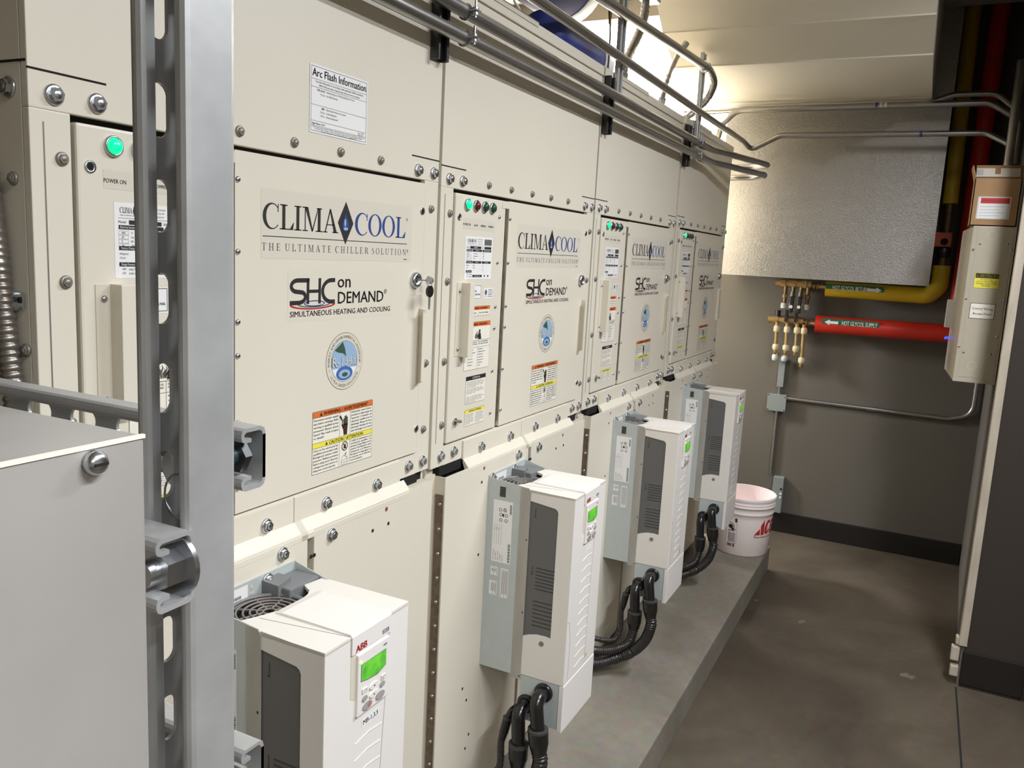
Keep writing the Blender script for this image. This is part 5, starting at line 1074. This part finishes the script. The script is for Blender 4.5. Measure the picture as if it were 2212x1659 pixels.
s.text('The', 0, Zb - .022, .0135, INK, 2, w=.040, bold=.03); s.text('helpful place.', .048, Zb - .022, .0135, REDI, 2, w=.135, bold=.02)
s.P = [([(a * .70, .098 + (b_ - .086) * .66) for a, b_ in V], Fc, m, L) for V, Fc, m, L in s.P]
bsheet(s, 'store_logo', 214)
s = Sheet(); s.rect(0, .064, .050, .186, BUCK, 1); s.frame(0, .064, .050, .186, .0010, INKG, 2); s.rect(.001, .168, .049, .186, WARMD, 3); s.text('WARNING', .008, .174, .006, WHT, 4, w=.034)
s.band((.018, .146, .020, .018), (.018, .146, .0175, .0155), INK, 3, -60, 200); s.ell(.020, .145, .011, .010, INK, 3); s.ell(.030, .133, .007, .006, INK, 3); s.stroke([(.006, .122), (.020, .126), (.034, .123), (.044, .134)], .003, INK, 3)
for i in range(12): s.rect(.004 + (i % 3) * .003, .112 - i * .0040, .046 - (i % 2) * .005, .1136 - i * .0040, INKG, 3)
bsheet(s, 'safety_label', 158)
s = Sheet()
for i in range(8): s.rect(i * .0030, .045, i * .003 + .0016, .060, WARMD, 2)
s.rect(.028, .044, .034, .062, WARMD, 2); bsheet(s, 'pail_barcode', 161)

# ------------------------------------------------------------------ strut rack in the foreground
RX = -.3757
def hexnut(c, ax, r, h, m, rot=0.2):
    c = Vector(c); b = MB(); d = Vector(ax); a = d.orthogonal().normalized(); e = d.cross(a)
    V = [c + (a * math.cos(rot + math.radians(60 * k)) + e * math.sin(rot + math.radians(60 * k))) * r + d * q for q in (0, h) for k in range(6)]
    b.add(V, [list(range(6))[::-1], list(range(6, 12))] + [(k, (k + 1) % 6, 6 + (k + 1) % 6, 6 + k) for k in range(6)], m); return b
po = strut('strut_post', 'tall slotted galvanized post standing close to the camera', None, (-.3440, -.5378, .003), (-.3440, -.5378, 2.72), (-1, 0, 0), .0413, .0352, slots=(.0508, .0286, .0143), side_slots=(.0508, .0286, .0130))
MB().box(-.43, -.30, -.60, -.47, 0, .006, GALV).build('base_plate', po)
b = MB(); b.torus((-.362, -.5330, 1.3505), .0135, .0007, ZINC, 'x', 26, 6); b.build('spring_ring', po, 'thin wire ring inside the channel')
RG = 'strut rails bolted to the galvanized post'
r2 = strut('strut_rail', 'strut rail ending left of the post with a big hex bolt inside', RG, (-.3770, -.5600, 1.3210), (-.3770, -.05, 1.3210), (-1, 0, 0), .0413, .0260)
b = MB(); b.cyl((-.3795, -.5480, 1.3200), (-.3825, -.5480, 1.3200), .0185, ZINC, 26); b.build('washer', r2); hexnut((-.3825, -.5480, 1.3200), (-1, 0, 0), .0125, .012, ZINC).build('hex_bolt', r2); MB().cyl((-.3945, -.548, 1.32), (-.402, -.548, 1.32), .0075, ZINC, 14).build('bolt_end', r2)
r3 = strut('strut_rail', 'strut rail end sticking out right of the post with a bolt end inside', RG, (-.2850, -.5242, 1.3585), (-.2850, -.0162, 1.3585), (-1, 0, 0), .0413, .0215, slots=(.0508, .0286, .0150))
MB().cyl((-.344, -.5130, 1.3600), (-.2935, -.5130, 1.3600), .0063, mat('blue zinc bolt', (120, 150, 160), .3, .9), 14).build('bolt_shank', r3); hexnut((-.3035, -.5130, 1.3600), (1, 0, 0), .012, .006, BLACKPT).build('channel_nut', r3)
r4 = strut('strut_rail', 'lowest strut rail end beside the post at the bottom picture edge', RG, (-.2850, -.5242, 1.1350), (-.2850, -.0162, 1.1350), (-1, 0, 0), .0413, .0215, slots=(.0508, .0286, .0150))
for z in (1.361, 1.135): MB().cyl((-.348, -.513, z), (-.341, -.513, z), .012, ZINC, 16).build('post_bolt', po)
# big grey box on the rack, near the left picture edge
gb = thing('disconnect_box', 'large galvanized sheet metal box close to the camera at the lower left', 'electrical box', (-.62, -.50, .95))
b = MB(); b.box(-.86, -.4415, -.600, -.412, .955, 1.4110, GALVB, .0016); b.build('box_body', gb)
b = MB(); b.box(-.86, -.4413, -.6006, -.5985, 1.4096, 1.4113, mat('painted edge highlight', (236, 230, 212), .5)); b.build('folded_edge', gb)  # pale colour stands in for the highlight along the folded steel edge
for z in (1.4038, 1.02):
    b = MB(); b.lathe([(.0001, .0003), (.0052, 0), (.0052, .003), (.0040, .0052), (.0022, .006), (.0001, .006)], (-.4672, -.600, z), ZINC, 'y', 18); b.box(-.4672 - .0032, -.4672 + .0032, -.6062, -.6056, z - .0006, z + .0006, DARK); b.build('cover_screw', gb)
    MB().prism([(-.4635 + .0034 * math.cos(math.radians(a)), z + .0006 + .0024 * math.sin(math.radians(a))) for a in range(0, 360, 30)], 'y', -.6003, -.5999, DARK).build('screw_slot', gb)
b = MB()
for r in (.012, .019, .026): b.torus((-.4975, -.530, 1.4111), r, .0007, GALV, 'z', 36, 6)
b.build('knockout_ring', gb)
# armoured flexible conduit on the side of the first cabinet
fc = thing('armored_conduit', 'armoured flexible conduit clipped to the side of the first cabinet', 'conduit', (-.1075, .03, 1.28))
pth = smooth_path([(-.108, .052, 1.56), (-.1075, .0405, 1.471), (-.1075, .0335, 1.405), (-.1075, .0270, 1.350), (-.1075, .020, 1.29), (-.1075, .016, 1.15), (-.1075, .016, .80)], 30)
b = MB(); b.tube(pth, lambda i, L: .0120 * (1.0 if (L / .0085) % 1 < .6 else .84), mat('dark armoured steel', (150, 143, 134), .35, .8), 14); b.build('spiral_tube', fc)
b = MB(); b.box(-.121, -.0935, .026, .055, 1.4035, 1.4250, ZINC, .003); b.box(-.0962, -.0935, .0165, .03, 1.405, 1.4240, ZINC); b.build('strap_clip', fc); MB().cyl((-.0962, .0195, 1.416), (-.0985, .0195, 1.416), .0035, DARK, 10).build('clip_screw', fc)
